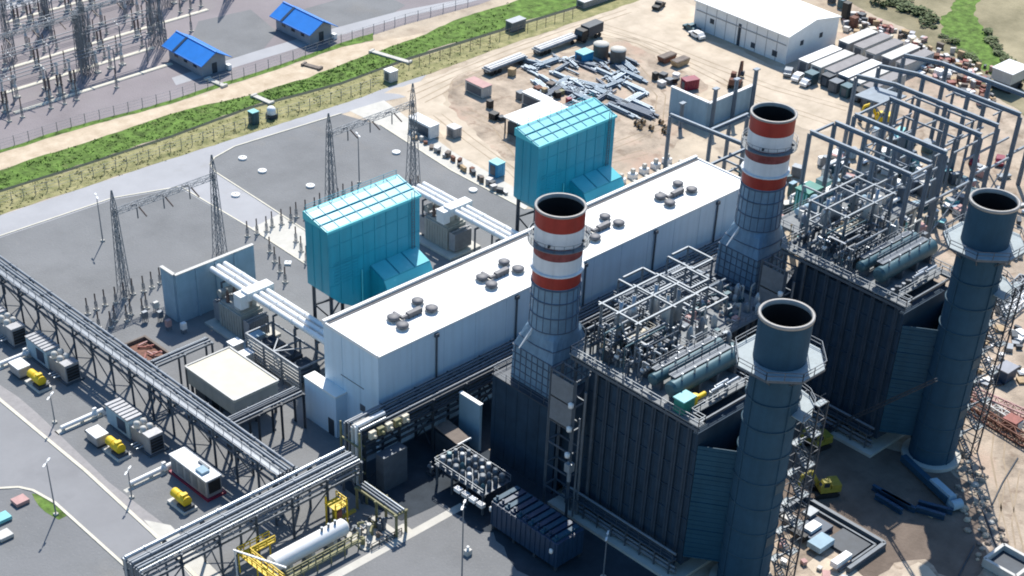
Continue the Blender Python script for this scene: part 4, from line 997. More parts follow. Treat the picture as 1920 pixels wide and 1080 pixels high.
# pale concrete lids in the gravel
for k, (px, py) in enumerate(((455,298),(492,322),(582,350),(442,367),(743,287),(887,358),(540,495))):
    p = W(px, py); t = thing('manhole_cover', (p.x, p.y, 0), 'round white concrete cover lying in the far gravel yard' if k not in (6,) else 'square white concrete cover beside the turquoise intake house', 'manhole cover', 'white concrete covers in the gravel yard' if k != 6 else None)
    mb = MB(); mb.lathe(p.x, p.y, [(.85, .012), (.85, .35), (.6, .42), (.01, .44)], 16 if k != 6 else 4, smooth=False); mb.build('cover', 'white', t)
    mb = MB(); mb.bar((p.x-.2, p.y, .5), (p.x+.2, p.y, .5), .06, .1); mb.build('handle', 'steel', t)
# switch cabinets beside the fire wall
for k, (x, y) in enumerate(((-2.2,56.2),(-3.4,53.2),(-4.0,50.0),(-2.6,47.6),(-5.4,54.8))):
    o = thing('terminal_box', (x, y, 0), 'small grey terminal box on legs among the clutter left of the fire wall', 'terminal box', 'terminal boxes left of the fire wall')
    mb = MB(); mb.box(x, x+.9, y, y+.7, .8, 2.0); mb.build('box', ['offwhite', 'galv', 'pink', 'white', 'galv'][k], o)
    mb = MB()
    for (a, b) in ((.1,.1),(.8,.1),(.1,.6),(.8,.6)): mb.bar((x+a, y+b, 0), (x+a, y+b, .8), .08)
    mb.build('stand', 'steel', o)

# ================= gas turbine skids on the left =================
def skid(y, full, label):
    x = -26.6
    t = thing('compressor_skid', (x, y, 0), label, 'compressor skid')
    mb = MB(); mb.box(x-.3, x+3.1, y-.4, y+9.6, .02, .35); mb.build('base_frame', 'maroon' if not full else 'steel', t)
    if not full:
        mb = MB(); mb.box(x, x+2.7, y, y+9.1, .36, 3.3); e = mb.build('enclosure', 'vent_grey', t)
        mb = MB(); mb.box(x-.1, x+2.8, y-.1, y+9.2, 3.304, 3.5); mb.build('roof', 'white', e)
        mb = MB(); mb.box(x+.3, x+2.4, y-.08, y-.004, 1.0, 3.0); mb.build('louvre', 'black', e)
        mb = MB(); mb.box(x+.4, x+1.8, y+1.5, y+3.2, 3.504, 3.9); mb.build('roof_unit', 'fire_wall', e)
        mb = MB(); mb.box(x+1.9, x+2.3, y+2.2, y+4.6, 3.504, 3.8); mb.build('roof_pipe', 'steel', e)
        mb = MB()
        for k in range(5): mb.box(x-.06, x-.003, y+.6+k*1.8, y+1.7+k*1.8, .8, 2.8)
        mb.build('door', 'galv', e)
    else:
        mb = MB(); mb.box(x, x+2.5, y+5.2, y+11.4, .36, 3.6); e = mb.build('enclosure', 'fire_wall', t)
        mb = MB()
        for k in range(7): mb.box(x-.15, x+2.65, y+5.3+k*.9, y+5.9+k*.9, 3.604, 3.85)
        mb.build('fin', 'vent_grey', e)
        mb = MB(); mb.box(x-.08, x-.004, y+6.2, y+8.4, .9, 3.0); mb.build('panel', 'navy', e)
        mb = MB(); mb.box(x+.2, x+2.9, y+1.6, y+5.15, .36, 2.9); d_ = mb.build('engine', 'vent_grey', t)
        for k in range(4):
            mb = MB(); xx, yy = x+.7+(k % 2)*1.2, y+2.2+(k//2)*1.7; mb.lathe(xx, yy, [(.5, 2.904), (.55, 3.2), (.5, 3.9), (.2, 4.1), (.01, 4.12)], 12); mb.build('silencer', 'offwhite', d_)
        mb = MB(); mb.box(x, x+2.6, y-.2, y+1.55, .36, 3.5); fc = mb.build('fan_casing', 'vent_grey', t)
        mb = MB(); mb.box(x+.2, x+2.4, y-.26, y-.203, .6, 3.0); mb.build('fan_opening', 'black', fc)
        mb = MB()
        for q in range(4): mb.box(x+.2, x+2.4, y-.34, y-.262, 1.0+q*.55, 1.08+q*.55)
        mb.build('grille_bar', 'steel', fc)
        mb = MB()
        for k in range(3): mb.cyl((x-1.2, y+1.8+k*.7, .9), (x, y+1.8+k*.7, .9), .14, n=8)
        mb.build('pipe', 'silver', t)
    return t
skid(7.9, False, 'white-roofed grey compressor enclosure next to the pipe bridge over the road')
sk = skid(22.6, True, 'grey finned compressor skid in the middle of the row of three')
dup(sk, (-26.6+1.2, 47.4, 0), 'grey finned compressor skid farther up the row, beside the white pipe boxes')
dup(sk, (-26.6+.6, 62.4, 0), 'grey finned compressor skid at the left edge of the photo')
def pump(x, y, label):
    t = thing('yellow_pump', (x, y, 0), label, 'pump')
    mb = MB(); mb.box(x-1.2, x+1.2, y-2.3, y+2.0, .02, .5); mb.build('base', 'offwhite', t)
    mb = MB(); mb.box(x-1.0, x+.9, y-2.1, y-.2, .504, 1.0); mb.build('bed', 'steel_dark', t)
    mb = MB(); mb.cyl((x, y-1.6, 1.6), (x, y+.1, 1.6), .82, n=16); mb.build('motor', 'yellow', t)
    mb = MB(); mb.cyl((x, y+.3, 1.6), (x, y+1.7, 1.6), .75, n=16); mb.cyl((x, y+.05, 1.6), (x, y+.35, 1.6), .5, n=12); mb.build('gear_case', 'yellow', t)
    mb = MB(); mb.box(x-.5, x+.5, y-1.2, y-.6, 2.25, 2.7); mb.build('terminal_box', 'yellow', t)
pump(-30.2, 9.4, 'yellow motor and pump beside the white-roofed enclosure nearest the pipe bridge')
pump(-30.0, 26.6, 'yellow motor and pump in front of the middle compressor skid')
pump(-29.0, 50.2, 'yellow motor and pump in front of the farther compressor skid')
def pipe_cabinet(x, y, s, label):
    t = thing('white_cabinet', (x, y, 0), label, 'cabinet')
    mb = MB(); mb.box(x, x+2.1, y, y+2.8, .5, 2.0); c_ = mb.build('cabinet', 'vent_grey', t)
    mb = MB(); mb.box(x-.08, x+2.18, y-.08, y+2.88, 2.004, 2.2); mb.build('lid', 'white', c_)
    mb = MB(); mb.box(x+.1, x+2.0, y+.2, y+2.6, .02, .496); mb.build('base', 'steel_dark', t)
    mb = MB(); mb.cyl((x+.8, y+2.88, 1.0), (x+.8, y+4.2, 1.0), .35, n=12); mb.build('inlet', 'black', t)
pipe_cabinet(-31.6, 29.2, 1, 'white-lidded cabinet left of the middle yellow pump')
pipe_cabinet(-30.4, 53.2, 1, 'white-lidded cabinet left of the farther yellow pump')
def ground_pipe(x0, x1, y, label):
    t = thing('white_pipe', (x0, y, 0), label, 'pipe')
    mb = MB(); mb.cyl((x0, y, .75), (x1, y, .75), .36, n=12); mb.build('pipe', 'white', t)
    mb = MB()
    for k in range(3): xx = x0+.4+k*(x1-x0-.8)/2; mb.box(xx-.12, xx+.12, y-.35, y+.35, .02, .5)
    mb.build('support', 'concrete', t)
    mb = MB(); mb.cyl((x1-1.6, y, .75), (x1-1.2, y, .75), .6, n=12); mb.box(x1-1.7, x1-1.1, y-.2, y+.2, 1.3, 1.7); mb.build('valve', 'white', t)
ground_pipe(-33.2, -25.6, 36.8, 'white pipe on low supports at the left end of the middle compressor skid')
ground_pipe(-33.4, -25.8, 18.0, 'white pipe on low supports beside the white-roofed enclosure')
ground_pipe(-30.8, -24.6, 58.6, 'white pipe on low supports near the left edge, beside the farther skid')
# lamp posts
def lamp_post(x, y, h, label, ang=0.6):
    t = thing('lamp_post', (x, y, 0), label, 'lamp post')
    mb = MB(); mb.cyl((x, y, 0), (x, y, h), .13, .07, n=8); mb.build('pole', 'galv', t)
    mb = MB(); mb.box(x-.3, x+.3, y-.3, y+.3, .01, .3); mb.build('base', 'concrete', t)
    for s_ in (-1, 1):
        mb = MB(); c = Vector((x, y, h)); d_ = Vector((math.cos(ang), math.sin(ang), 0))*s_
        mb.bar(c, c+d_*.5, .07); mb.loft([[c+d_*.4+Vector((0,0,-.06))+Vector((-d_.y,d_.x,0))*q for q in (-.16,.16)]+[c+d_*.4+Vector((0,0,.08))+Vector((-d_.y,d_.x,0))*q for q in (.16,-.16)],
                                       [c+d_*1.15+Vector((0,0,-.04))+Vector((-d_.y,d_.x,0))*q for q in (-.12,.12)]+[c+d_*1.15+Vector((0,0,.05))+Vector((-d_.y,d_.x,0))*q for q in (.12,-.12)]])
        mb.build('lamp_head', 'white', t)
lamp_post(-45.1, 19.6, 9.4, 'slim lamp post on the green corner of the curved kerb, lower left')
lamp_post(-34.6, 15.8, 5.0, 'short lamp post on the paving beside the asphalt road')
lamp_post(-32.6, 39.6, 5.0, 'short lamp post with a pale base near the middle white cabinet')
lamp_post(-15.0, -34.7, 18.0, 'tall lamp post at the bottom edge, rising past the row of radiators')
lamp_post(4.6, -43.2, 7.5, 'short lamp post at the bottom edge beside the blue steel module')
lamp_post(55.4, 70.6, 10, 'lamp post in the far gravel yard near the concrete road', 1.2)
lamp_post(5.0, 83.0, 9, 'lamp post on the verge behind the left gravel yard', 1.2)
for k, (px, py, c_) in enumerate(((38,943,'pink'), (5,975,'aqua'), (8,1008,'offwhite'))):
    p = W(px, py); t = thing('pallet_stack', (p.x, p.y, 0), ['flat pink covered pallet on the gravel inside the curved kerb', 'pale aqua covered pallet at the left edge inside the curved kerb', 'off-white sack pile at the left edge, lowest in the corner'][k], 'pallet')
    mb = MB(); mb.box(p.x-1.0, p.x+1.1, p.y-.9, p.y+.9, .16, .7); mb.build('cover', c_, t)
    mb = MB()
    for q in (-.7, 0, .7): mb.box(p.x-1.0, p.x+1.1, p.y+q-.08, p.y+q+.08, .02, .156)
    mb.build('pallet', 'wood', t)

# ================= yellow-framed tank station =================
t = thing('gas_tank', (-31, -11.5, 0), 'long white horizontal tank with yellow ladders and frames, bottom left', 'tank')
mb = MB(); ya = -12.6
mb.cyl((-30.4, ya, 2.6), (-17.6, ya, 2.6), 1.25, n=28); mb.cyl((-30.4, ya, 2.6), (-30.9, ya, 2.6), 1.24, .7, n=28); mb.cyl((-17.6, ya, 2.6), (-17.1, ya, 2.6), 1.24, .7, n=28)
tk = mb.build('tank', 'white', t)
mb = MB()
for xx in (-28, -24, -20): mb.box(xx-.3, xx+.3, ya-1.1, ya+1.1, .02, 1.9)
mb.build('saddle', 'concrete', t)
mb = MB()
for k in range(3): mb.cyl((-21.5+k*1.2, ya, 3.8), (-21.5+k*1.2, ya, 4.5), .2, n=8)
mb.build('nozzle', 'steel_light', tk)
for (xx, yy) in ((-32.4, -9.6), (-32.4, -15.6)):
    pass
mb = MB(); mb.box(-33.2, -31.9, -17.4, -8.4, 3.3, 3.42); mb.box(-31.89, -27.6, -9.7, -8.4, 3.3, 3.42)
mb.rail([(-33.2,-17.4),(-33.2,-8.4),(-27.6,-8.4)], 3.42, 1.1, .12, 1.1); mb.rail([(-31.9,-17.4),(-31.9,-9.7),(-27.6,-9.7)], 3.42, 1.1, .12, 1.1)
for (x, y) in ((-33.1,-17.3),(-33.1,-12.8),(-33.1,-8.5),(-31.9,-12.8),(-27.7,-8.5),(-31.9,-17.3)): mb.bar((x, y, 0), (x, y, 3.3), .16)
mb.build('yellow_platform', 'yellow', t)
mb = MB(); mb.rail([(-30.0,-15.2),(-17.0,-15.2)], 1.6, 1.1, .12, 1.3); mb.box(-30, -17, -15.9, -15.1, 1.5, 1.6)
for k in range(6): mb.bar((-29.8+k*2.5, -15.5, 0), (-29.8+k*2.5, -15.5, 1.5), .14)
mb.build('side_walkway', 'olive', t)
mb = MB(); mb.bar((-34.6, -9.6, 5.6), (-31.4, -17.2, 5.4), .22); mb.bar((-34.5, -9.8, 0), (-34.5, -9.8, 5.5), .16); mb.build('white_boom', 'white', t)
t = thing('yellow_manifold', (-16.5, -5, 0), 'yellow pipe manifold with a ladder under the end of the pipe bridge', 'manifold')
mb = MB(); mb.bar((-17.5,-10.8,0), (-17.5,-10.8,5.2), .2); mb.bar((-15.4,-10.8,0), (-15.4,-10.8,5.2), .2); mb.bar((-17.5,-8.6,0), (-17.5,-8.6,5.6), .2)
mb.rail([(-17.5,-10.8),(-15.4,-10.8),(-15.4,-8.4)], 4.4, 1.1, .12, .9); mb.box(-17.6, -15.3, -10.9, -8.4, 4.28, 4.4); mb.build('yellow_platform', 'yellow', t)
mb = MB(); mb.cyl((-17.2,-9.6,1.4), (-13.0,-9.6,1.4), .35, n=12); mb.cyl((-16.4,-9.0,.1), (-16.4,-9.0,4.2), .3, n=12); mb.build('pipe', 'shade_dulled_yellow', t)
mb = MB(); mb.box(-16.9, -16.0, -10.4, -9.9, 2.2, 3.4); mb.build('valve', 'red_oxide', t)
rnd = random.Random(8)
t = thing('pump_manifold', (-13, -13, 0), 'tangle of grey and olive pumps and pipes between the white tank and the path', 'pump station')
for k in range(16):
    x, y = -16.4+rnd.uniform(0, 5.6), -16.3+rnd.uniform(0, 4.4); h = rnd.uniform(.8, 2.6)
    mb = MB(); mb.cyl((x, y, 0), (x, y, h), rnd.uniform(.15, .45), n=10); mb.cyl((x, y, h), (x+rnd.uniform(-1.4, 1.4), y+rnd.uniform(-1.2, 1.2), h), .17, n=8); mb.build('pump', rnd.choice(['olive', 'steel_dark', 'galv', 'offwhite', 'steel', 'black', 'brown_box']), t)
mb = MB(); mb.box(-17, -10.6, -16.6, -11.4, .02, .25); mb.build('base', 'concrete', t)
t = thing('guard_rail', (-14, -20, 0), 'low black guard rail along the pale concrete path', 'guard rail')
mb = MB(); mb.rail([(-16,-16.9),(-10.3,-16.9)], .03, 1.0, .09, 1.3); mb.build('rail', 'black', t)

# ================= radiator bank and blue module in front of the dark box =================
x0, x1, y0, y1 = 1.2, 6.8, -21.8, -11.2
t = thing('radiator_bank', (x0, y0, 0), 'bank of pale round fan coils on a steel platform, left of the dark chimney box', 'radiator bank')
mb = MB(); mb.box(x0, x1, y0, y1, 3.6, 3.8)
for x in (x0+.3, x1-.3):
    for y in (y0+.3, y0+3.6, y0+7, y1-.3): mb.bar((x, y, 0), (x, y, 3.6), .28)
pf = mb.build('platform', 'steel', t)
mb = MB(); mb.rail([(x0,y0),(x0,y1),(x1,y1),(x1,y0)], 3.8, 1.1, .09, 1.3); mb.build('railing', 'galv', pf)
rnd = random.Random(4)
for i in range(4):
    for j in range(7):
        x, y = x0+.8+i*1.3, y0+.9+j*1.45
        mb = MB(); r = rnd.uniform(.35, .6); mb.lathe(x, y, [(r, 3.804), (r, 4.5), (r*.8, 4.8+rnd.uniform(0, .7)), (r*.3, 5.2), (.01, 5.25)], 10); mb.build('fan_coil', rnd.choice(['galv', 'galv', 'steel', 'drum', 'drum', 'steel']), t)
for k in range(4):
    mb = MB(); mb.box(x0-1.2, x0-.4, y0-1+k*1.6, y0+.2+k*1.6, 2.6, 3.2); mb.build('pipe_end', 'white' if k % 2 else 'porcelain', t)
x0, x1, y0, y1 = .2, 5.6, -38.0, -24.6
t = thing('blue_module', (x0, y0, 0), 'dark blue steel module with a ridged top, at the foot of the near boiler', 'steel module')
mb = MB(); mb.box(x0, x1, y0, y1, .8, 5.0); bdy = mb.build('body', 'navy', t)
mb = MB()
for k in range(14): mb.box(x0-.12, x0-.003, y0+.4+k*.98, y0+.55+k*.98, .9, 4.9)
for k in range(6): mb.box(x0+.4+k*.92, x0+.55+k*.92, y0-.12, y0-.003, .9, 4.9)
mb.build('rib', 'navy', bdy)
for k in range(11):
    mb = MB(); y = y0+.6+k*1.2; mb.box(x0+.3, x1-.3, y, y+.8, 5.004, 5.35); mb.cyl((x0+.8, y+.4, 5.35), (x0+.8, y+.4, 5.8), .2, n=8); mb.build('tube_header', 'navy' if k % 2 else 'blue_duct', t)
for (x, y) in ((x0-.1, y0+1), (x1-.4, y0+1.2), (x0+.2, y1+.2)):
    mb = MB(); mb.lathe(x, y, [(.02, 3), (.3, 3.1), (.3, 3.7), (.02, 3.8)], 10); mb.build('lamp', 'white', t)
mb = MB()
for x in (x0+.3, x1-.3):
    for y in (y0+.3, y0+4.5, y0+8.8, y1-.3): mb.bar((x, y, 0), (x, y, .8), .4)
mb.build('foot', 'steel_dark', t)
t = thing('bollard', (-6.4, -26.8, 0), 'white-topped concrete block at the edge of the dark ground, bottom middle', 'concrete block')
mb = MB(); mb.box(-6.9, -5.9, -27.2, -26.4, .012, .9); mb.build('block', 'offwhite', t); mb = MB(); mb.cyl((-6.4, -26.8, .9), (-6.4, -26.8, 1.5), .2, n=8); mb.build('cap', 'white', t)
t = thing('tilted_cover', (2.6, -46.2, 0), 'pale olive canvas cover standing in the dark at the bottom edge', 'canvas cover')
mb = MB(); mb.loft([[(1.4,-47.2,.02),(4.0,-47.2,.02),(4.0,-45,.02),(1.4,-45,.02)], [(2.4,-46.3,2.6),(2.9,-46.3,2.6),(2.9,-46,2.6),(2.4,-46,2.6)]]); mb.build('canvas', 'beige_wall', t); mb = MB(); mb.bar((2.6,-46.15,2.6),(2.6,-46.15,3.0),.1); mb.build('pole', 'steel', t)
# light-blue partition wall and sheds in the shade between hall and dark box
t = thing('partition_wall', (13, -10, 0), 'pale blue partition wall with a white top edge left of the dark chimney box', 'wall')
mb = MB(); mb.box(11.9, 12.4, -9.6, -5.0, 0, 8.6); mb.build('wall', 'fire_wall', t); mb = MB(); mb.box(11.8, 12.5, -9.7, -4.95, 8.604, 8.8); mb.build('coping', 'white', t)
t = thing('lean_to', (9, -9, 0), 'brown sloping lean-to roof beside the pale blue partition wall', 'shed')
mb = MB(); mb.loft([[(6.6,-10.4,4.2),(9.4,-10.4,4.2),(9.4,-10.4,4.35),(6.6,-10.4,4.35)],[(6.6,-5.2,4.8),(9.4,-5.2,4.8),(9.4,-5.2,4.95),(6.6,-5.2,4.95)]]); mb.build('roof', 'brown_box', t)
mb = MB(); mb.box(6.7, 9.3, -10.2, -5.3, 0, 4.1); mb.build('wall', 'steel_dark', t)
mb = MB(); mb.box(6.6, 9.4, -10.6, -10.42, 4.2, 4.5); mb.build('fascia', 'white', t)
for k in range(6):
    x = 2+k*1.4; t = thing('valve_skid', (x, -9, 0), 'small dark valve skid in the shade under the hall pipe rack', 'valve skid', 'valve skids under the hall rack')
    mb = MB(); mb.box(x, x+.9, -9.6, -8.4, .02, .4); mb.build('base', 'steel_dark', t); mb = MB(); mb.cyl((x+.45, -9, .4), (x+.45, -9, 2.4+k % 3*.4), .16, n=8); mb.cyl((x+.45, -9.5, 1.4), (x+.45, -8.5, 1.4), .3, n=10); mb.build('valve', 'olive' if k % 2 else 'galv', t)
# ================= unfinished steel building on the right =================
t = thing('unfinished_hall', (110, -16, 0), 'tall blue-grey steel skeleton of an unfinished hall, upper right', 'steel structure')
FR = [(156.0,-14.5,17.2),(147.6,-15.6,17.3),(140.0,-15.6,17.3),(134.0,-15.8,5.2),(122.7,-15.8,5.0),(117.0,-16.4,5.3),(110.2,-16.8,5.9)]
ZF = 18.0
for i, (x, ya, yb_) in enumerate(FR):
    hi = ZF if i > 2 else ZF
    ym = ya+(yb_-ya)*.72
    mb = MB(); mb.ibeam((x, ya, hi-.35), (x, ym, hi-.35), .55, .8); mb.build('rafter', 'frame_blue', t)
    mb = MB(); mb.ibeam((x, ym, hi-.35), (x, yb_, hi-.35-(1.3 if i < 3 else .0)), .55, .8); mb.build('rafter', 'frame_blue', t)
    for y in (ya, yb_, ya+(yb_-ya)*.36, ya+(yb_-ya)*.68):
        if i in (1, 2) and y not in (ya, yb_): 
            pass
        mb = MB(); mb.ibeam((x, y, 0), (x, y, hi-.8 if y != yb_ else hi-.8-(1.3 if i < 3 else 0)), .5, .6); mb.build('column', 'frame_blue', t)
mb = MB()
for (i, j, y, z) in ((0,1,-14.9,9),(1,2,-15.6,9),(2,3,-15.7,9.5),(3,4,-15.8,8.5),(4,5,-16.1,9),(5,6,-16.6,17.4),(4,5,5.1,9),(3,4,5.1,17.3),(1,2,17.2,12.0),(0,1,17.2,10),(5,6,5.6,17.4),(2,3,4.9,11)):
    mb = MB(); mb.bar((FR[i][0], y, z), (FR[j][0], y, z), .35, .45); mb.build('tie_beam', 'frame_blue', t)
for (i, j, y) in ((0,1,17.2),(3,4,-15.8),(1,2,-15.6),(4,5,5.1)):
    mb = MB(); mb.bar((FR[i][0], y, 1), (FR[j][0], y, 8.6), .2); mb.bar((FR[j][0], y, 1), (FR[i][0], y, 8.6), .2); mb.build('cross_brace', 'frame_blue', t)
for (x, yy, h) in ((113.5,-12,12.5),(113.5,-5,12.5),(120,-10,14),(120,0,14),(128,-12,15),(128,-3,15),(131,4,13),(137,-9,14),(137,3,14),(144,-8,15),(144,6,15),(152,2,15),(152,-9,15)):
    mb = MB(); mb.ibeam((x, yy, 0), (x, yy, h), .32, .36); mb.bar((x-2.6, yy, h-.3), (x+2.6, yy, h-.3), .22, .28); mb.build('inner_column', 'frame_blue', t)
for (xa, ya, xb, yb2, z) in ((113.5,-12,113.5,-5,12.3),(120,-10,120,0,13.8),(128,-12,128,-3,14.8),(137,-9,137,3,13.8),(144,-8,144,6,14.8),(152,-9,152,2,14.8),(113.5,-12,128,-12,9.5),(120,0,131,4,10.5),(137,3,152,2,10),(137,-9,152,-9,10.5)):
    mb = MB(); mb.bar((xa, ya, z), (xb, yb2, z), .26, .34); mb.build('inner_beam', 'frame_blue', t)
mb = MB()
for y in (-10, -4): mb.bar((140, y, 8.5), (156, y, 8.5), .3, .4)
for y in (-9, -2): mb.bar((117, y, 9), (134, y, 9), .3, .4); mb.bar((110.2, y, 7.5), (117, y, 7.5), .3, .4)
mb.build('floor_beam', 'frame_blue', t)
mb = MB(); mb.profx([(9.5, 12.6), (17.2, 12.0), (17.2, 12.3), (9.5, 12.9)], 140.5, 147.3); mb.build('roof_panel', 'frame_blue', t)
# lower frames at the far end of the hall
t = thing('girder_structure', (107, 36, 0), 'low blue steel frame crossing behind the far end of the white hall', 'steel structure')
mb = MB(); mb.ibeam((106, 36, 11.5), (107.5, 12, 11.5), .5, .7); mb.ibeam((107, 26.3, 11.52), (118, 26.3, 11.52), .5, .7); mb.ibeam((100, 20, 9), (112, 20, 9), .4, .5); mb.build('beam', 'frame_blue', t)
for (x, y) in ((106, 36), (107, 26.3), (107.5, 12.3), (118, 26.3), (112.5, 26.3), (100, 20), (112, 20)):
    mb = MB(); mb.ibeam((x, y, 0), (x, y, 11.1 if y != 20 else 8.7), .5, .55); mb.build('column', 'frame_blue', t)
mb = MB()
for k in range(6): mb.bar((97+k*3.4, 14+k*.3, 6.5+.3*(k % 2)), (97+k*3.4, 24, 6.5+.3*(k % 2)), .28, .35)
for y in (15, 19.5, 23.5): mb.bar((95, y, 6.1), (116, y, 6.1), .3, .35)
mb.bar((97, 15, 0), (103, 15, 6), .2); mb.bar((103, 15, 0), (97, 15, 6), .2)
for x in (96, 104, 115): 
    for y in (15, 23.5): mb.bar((x, y, 0), (x, y, 6.1), .3)
mb.build('floor_grid', 'frame_blue', t)
rnd = random.Random(21)
for k in range(26):
    x, y = rnd.uniform(90, 116), rnd.uniform(-2, 24); h = rnd.uniform(1.2, 5.2)
    o = thing('pipe_spool', (x, y, 0), 'bluish pipe spool or stand crowded between the striped chimney and the low blue frame', 'pipe spool', 'pipe spools behind the far striped chimney')
    mb = MB(); mb.cyl((x, y, 0), (x, y, h), rnd.uniform(.12, .35), n=10)
    a = rnd.choice([0, math.pi/2]); l = rnd.uniform(1.2, 4); mb.cyl((x, y, h), (x+math.cos(a)*l, y+math.sin(a)*l, h), rnd.uniform(.12, .3), n=10); mb.build('pipe', rnd.choice(['galv', 'steel', 'drum', 'steel_light', 'frame_blue', 'white']), o)
    mb = MB(); mb.box(x-.5, x+.5, y-.5, y+.5, .02, .3); mb.build('base', 'concrete', o)
# gallery of frames between the two boilers
t = thing('pipe_gallery', (44, -26, 0), 'bluish gallery of pipes and pale-topped frames between the near boiler and far striped chimney', 'pipe gallery')
gx, gy, zg = (41.5, 47, 52.5, 58.6), (-27.5, -21, -14.8, -8.8), 15.4
for x in gx:
    for y in gy: mb = MB(); mb.ibeam((x, y, 0), (x, y, zg-.2), .35, .4); mb.build('column', 'steel', t)
mb = MB()
for y in gy: mb.bar((gx[0], y, zg), (gx[-1], y, zg), .32, .4)
for x in gx: mb.bar((x, gy[0], zg-.01), (x, gy[-1], zg-.01), .3, .38)
for k in range(30): mb.bar((gx[0]+.3+k*.57, gy[1], zg+.1), (gx[0]+.3+k*.57, gy[-1], zg+.1), .16, .12)
mb.build('floor_grid', 'frame_blue', t)
mb = MB(); mb.box(gx[0], gx[-1], gy[0], gy[1]-.2, zg+.21, zg+.3); mb.build('floor', 'grating', t)
for (xa, xb, ya, yb2) in ((42, 47.6, -15.5, -9.2), (48.6, 53, -18.4, -13.6), (53.4, 58.4, -14.6, -9.4), (44.5, 51, -24, -20)):
    mb = MB(); z = zg+3.4
    for (a, b) in (((xa,ya),(xb,ya)),((xb,ya),(xb,yb2)),((xa,yb2),(xa,ya)),((xa+1,yb2),(xb,yb2))): mb.bar((*a, z), (*b, z), .3, .34)
    for (a, b) in ((xa,ya),(xb,ya),(xb,yb2),(xa,yb2)): mb.bar((a, b, zg), (a, b, z), .26)
    mb.build('top_frame', 'steel_light', t)
for k in range(10):
    mb = MB(); y = gy[1]+.8+k*1.15; z = zg+.6+(k % 3)*.35; mb.cyl((gx[0]+.3, y, z), (gx[-1]-.4, y, z), .13+.06*(k % 3), n=8); mb.build('pipe', ['steel', 'galv', 'frame_blue', 'steel_light'][k % 4], t)
for k in range(60):
    x, y, h = rnd.uniform(gx[0]+.3, gx[-1]-1.5), rnd.uniform(gy[0]+.3, gy[1]+1.5), rnd.uniform(.6, 3.4)
    mb = MB()
    if k % 4 == 0: mb.lathe(x, y, [(.5, zg+.31), (.55, zg+h*.7), (.2, zg+h*.95), (.01, zg+h)], 10)
    elif k % 4 == 1: mb.cyl((x, y, zg+.3), (x, y, zg+h), .13, n=8); mb.cyl((x, y, zg+h), (x+rnd.uniform(-1.5, 1.5), y+.4, zg+h), .13, n=8)
    elif k % 4 == 2: mb.box(x, x+rnd.uniform(.5, 1.2), y, y+.8, zg+.31, zg+.3+h*.5)
    else: mb.lathe(x, y, [(.02, zg+.4), (.35, zg+.6), (.38, zg+1.0), (.02, zg+1.3)], 8)
    mb.build(['vessel', 'riser_pipe', 'cabinet', 'valve'][k % 4], rnd.choice(['steel_light', 'offwhite', 'galv', 'silver', 'steel', 'beige_wall', 'drum', 'pink']), t)
mb = MB(); mb.rail([(gx[0],gy[0]),(gx[-1],gy[0])], zg+.3, 1.1, .07, 1.6); mb.rail([(gx[0],gy[0]),(gx[0],gy[-1])], zg+.3, 1.1, .07, 1.6); mb.build('railing', 'steel_light', t)
t = thing('green_container', (110, 3, 0), 'green box standing between the far striped chimney and the far boiler', 'container')
mb = MB(); mb.box(106.5, 110.6, 1.4, 4.4, 3.2, 8.0); b_ = mb.build('box', 'green_box', t)
mb = MB()
for k in range(4): mb.box(106.3, 106.497, 1.6+k*.7, 1.9+k*.7, 3.4, 7.8)
mb.build('rib', 'aqua', b_)
mb = MB(); mb.box(106.3, 110.8, 1.2, 4.6, 8.004, 8.2); mb.build('lid', 'green_box', b_)
mb = MB()
for (x, y) in ((106.7,1.6),(110.4,1.6),(106.7,4.2),(110.4,4.2)): mb.bar((x, y, 0), (x, y, 3.2), .3)
mb.build('leg', 'steel', t)
# turbine deck under construction, crowded with vessels
t = thing('turbine_deck', (99, -15, 0), 'raised deck crowded with pale vessels and pipes between the far boiler and the steel skeleton', 'turbine deck')
mb = MB(); mb.box(92, 118, -15.5, -1.5, 8.2, 8.7); mb.build('deck', 'grating', t)
for x in (93, 99, 105, 111, 117):
    for y in (-15, -8.5, -2): mb = MB(); mb.box(x-.4, x+.4, y-.4, y+.4, 0, 8.196); mb.build('column', 'concrete', t)
for k in range(34):
    x, y = rnd.uniform(92.5, 116.5), rnd.uniform(-15, -2.2); h = rnd.uniform(.8, 3.2); q = k % 3
    mb = MB()
    if q == 0: mb.lathe(x, y, [(.8, 8.71), (.8, 8.7+h), (.4, 9.1+h), (.01, 9.15+h)], 12)
    elif q == 1: mb.cyl((x, y, 9.5), (x+rnd.uniform(1.5, 4), y, 9.5), rnd.uniform(.3, .7), n=12); mb.box(x+.2, x+.5, y-.3, y+.3, 8.71, 9.3)
    else: mb.box(x, x+rnd.uniform(.8, 2.2), y, y+rnd.uniform(.8, 1.6), 8.71, 8.7+h)
    mb.build(['vessel', 'heat_exchanger', 'cabinet'][q], rnd.choice(['offwhite', 'silver', 'steel_light', 'galv', 'fire_wall', 'drum', 'white', 'steel']), t)
mb = MB(); mb.rail([(92.1,-15.4),(117.9,-15.4),(117.9,-1.6),(92.1,-1.6)], 8.7, 1.1, .08, 2.2, True); mb.build('railing', 'steel', t)
mb = MB()
for (xa, xb, y) in ((93, 104, -12), (100, 112, -6), (106, 117, -10)): mb.bar((xa, y, 13), (xb, y, 13), .3, .35); mb.bar((xa, y, 8.7), (xa, y, 13), .3); mb.bar((xb, y, 8.7), (xb, y, 13), .3); mb.bar((xa, y, 13.02), (xa, y+4.5, 13.02), .26, .3); mb.bar((xb, y, 13.02), (xb, y+4.5, 13.02), .26, .3); mb.bar((xa, y+4.5, 8.7), (xa, y+4.5, 13), .26); mb.bar((xb, y+4.5, 8.7), (xb, y+4.5, 13), .26)
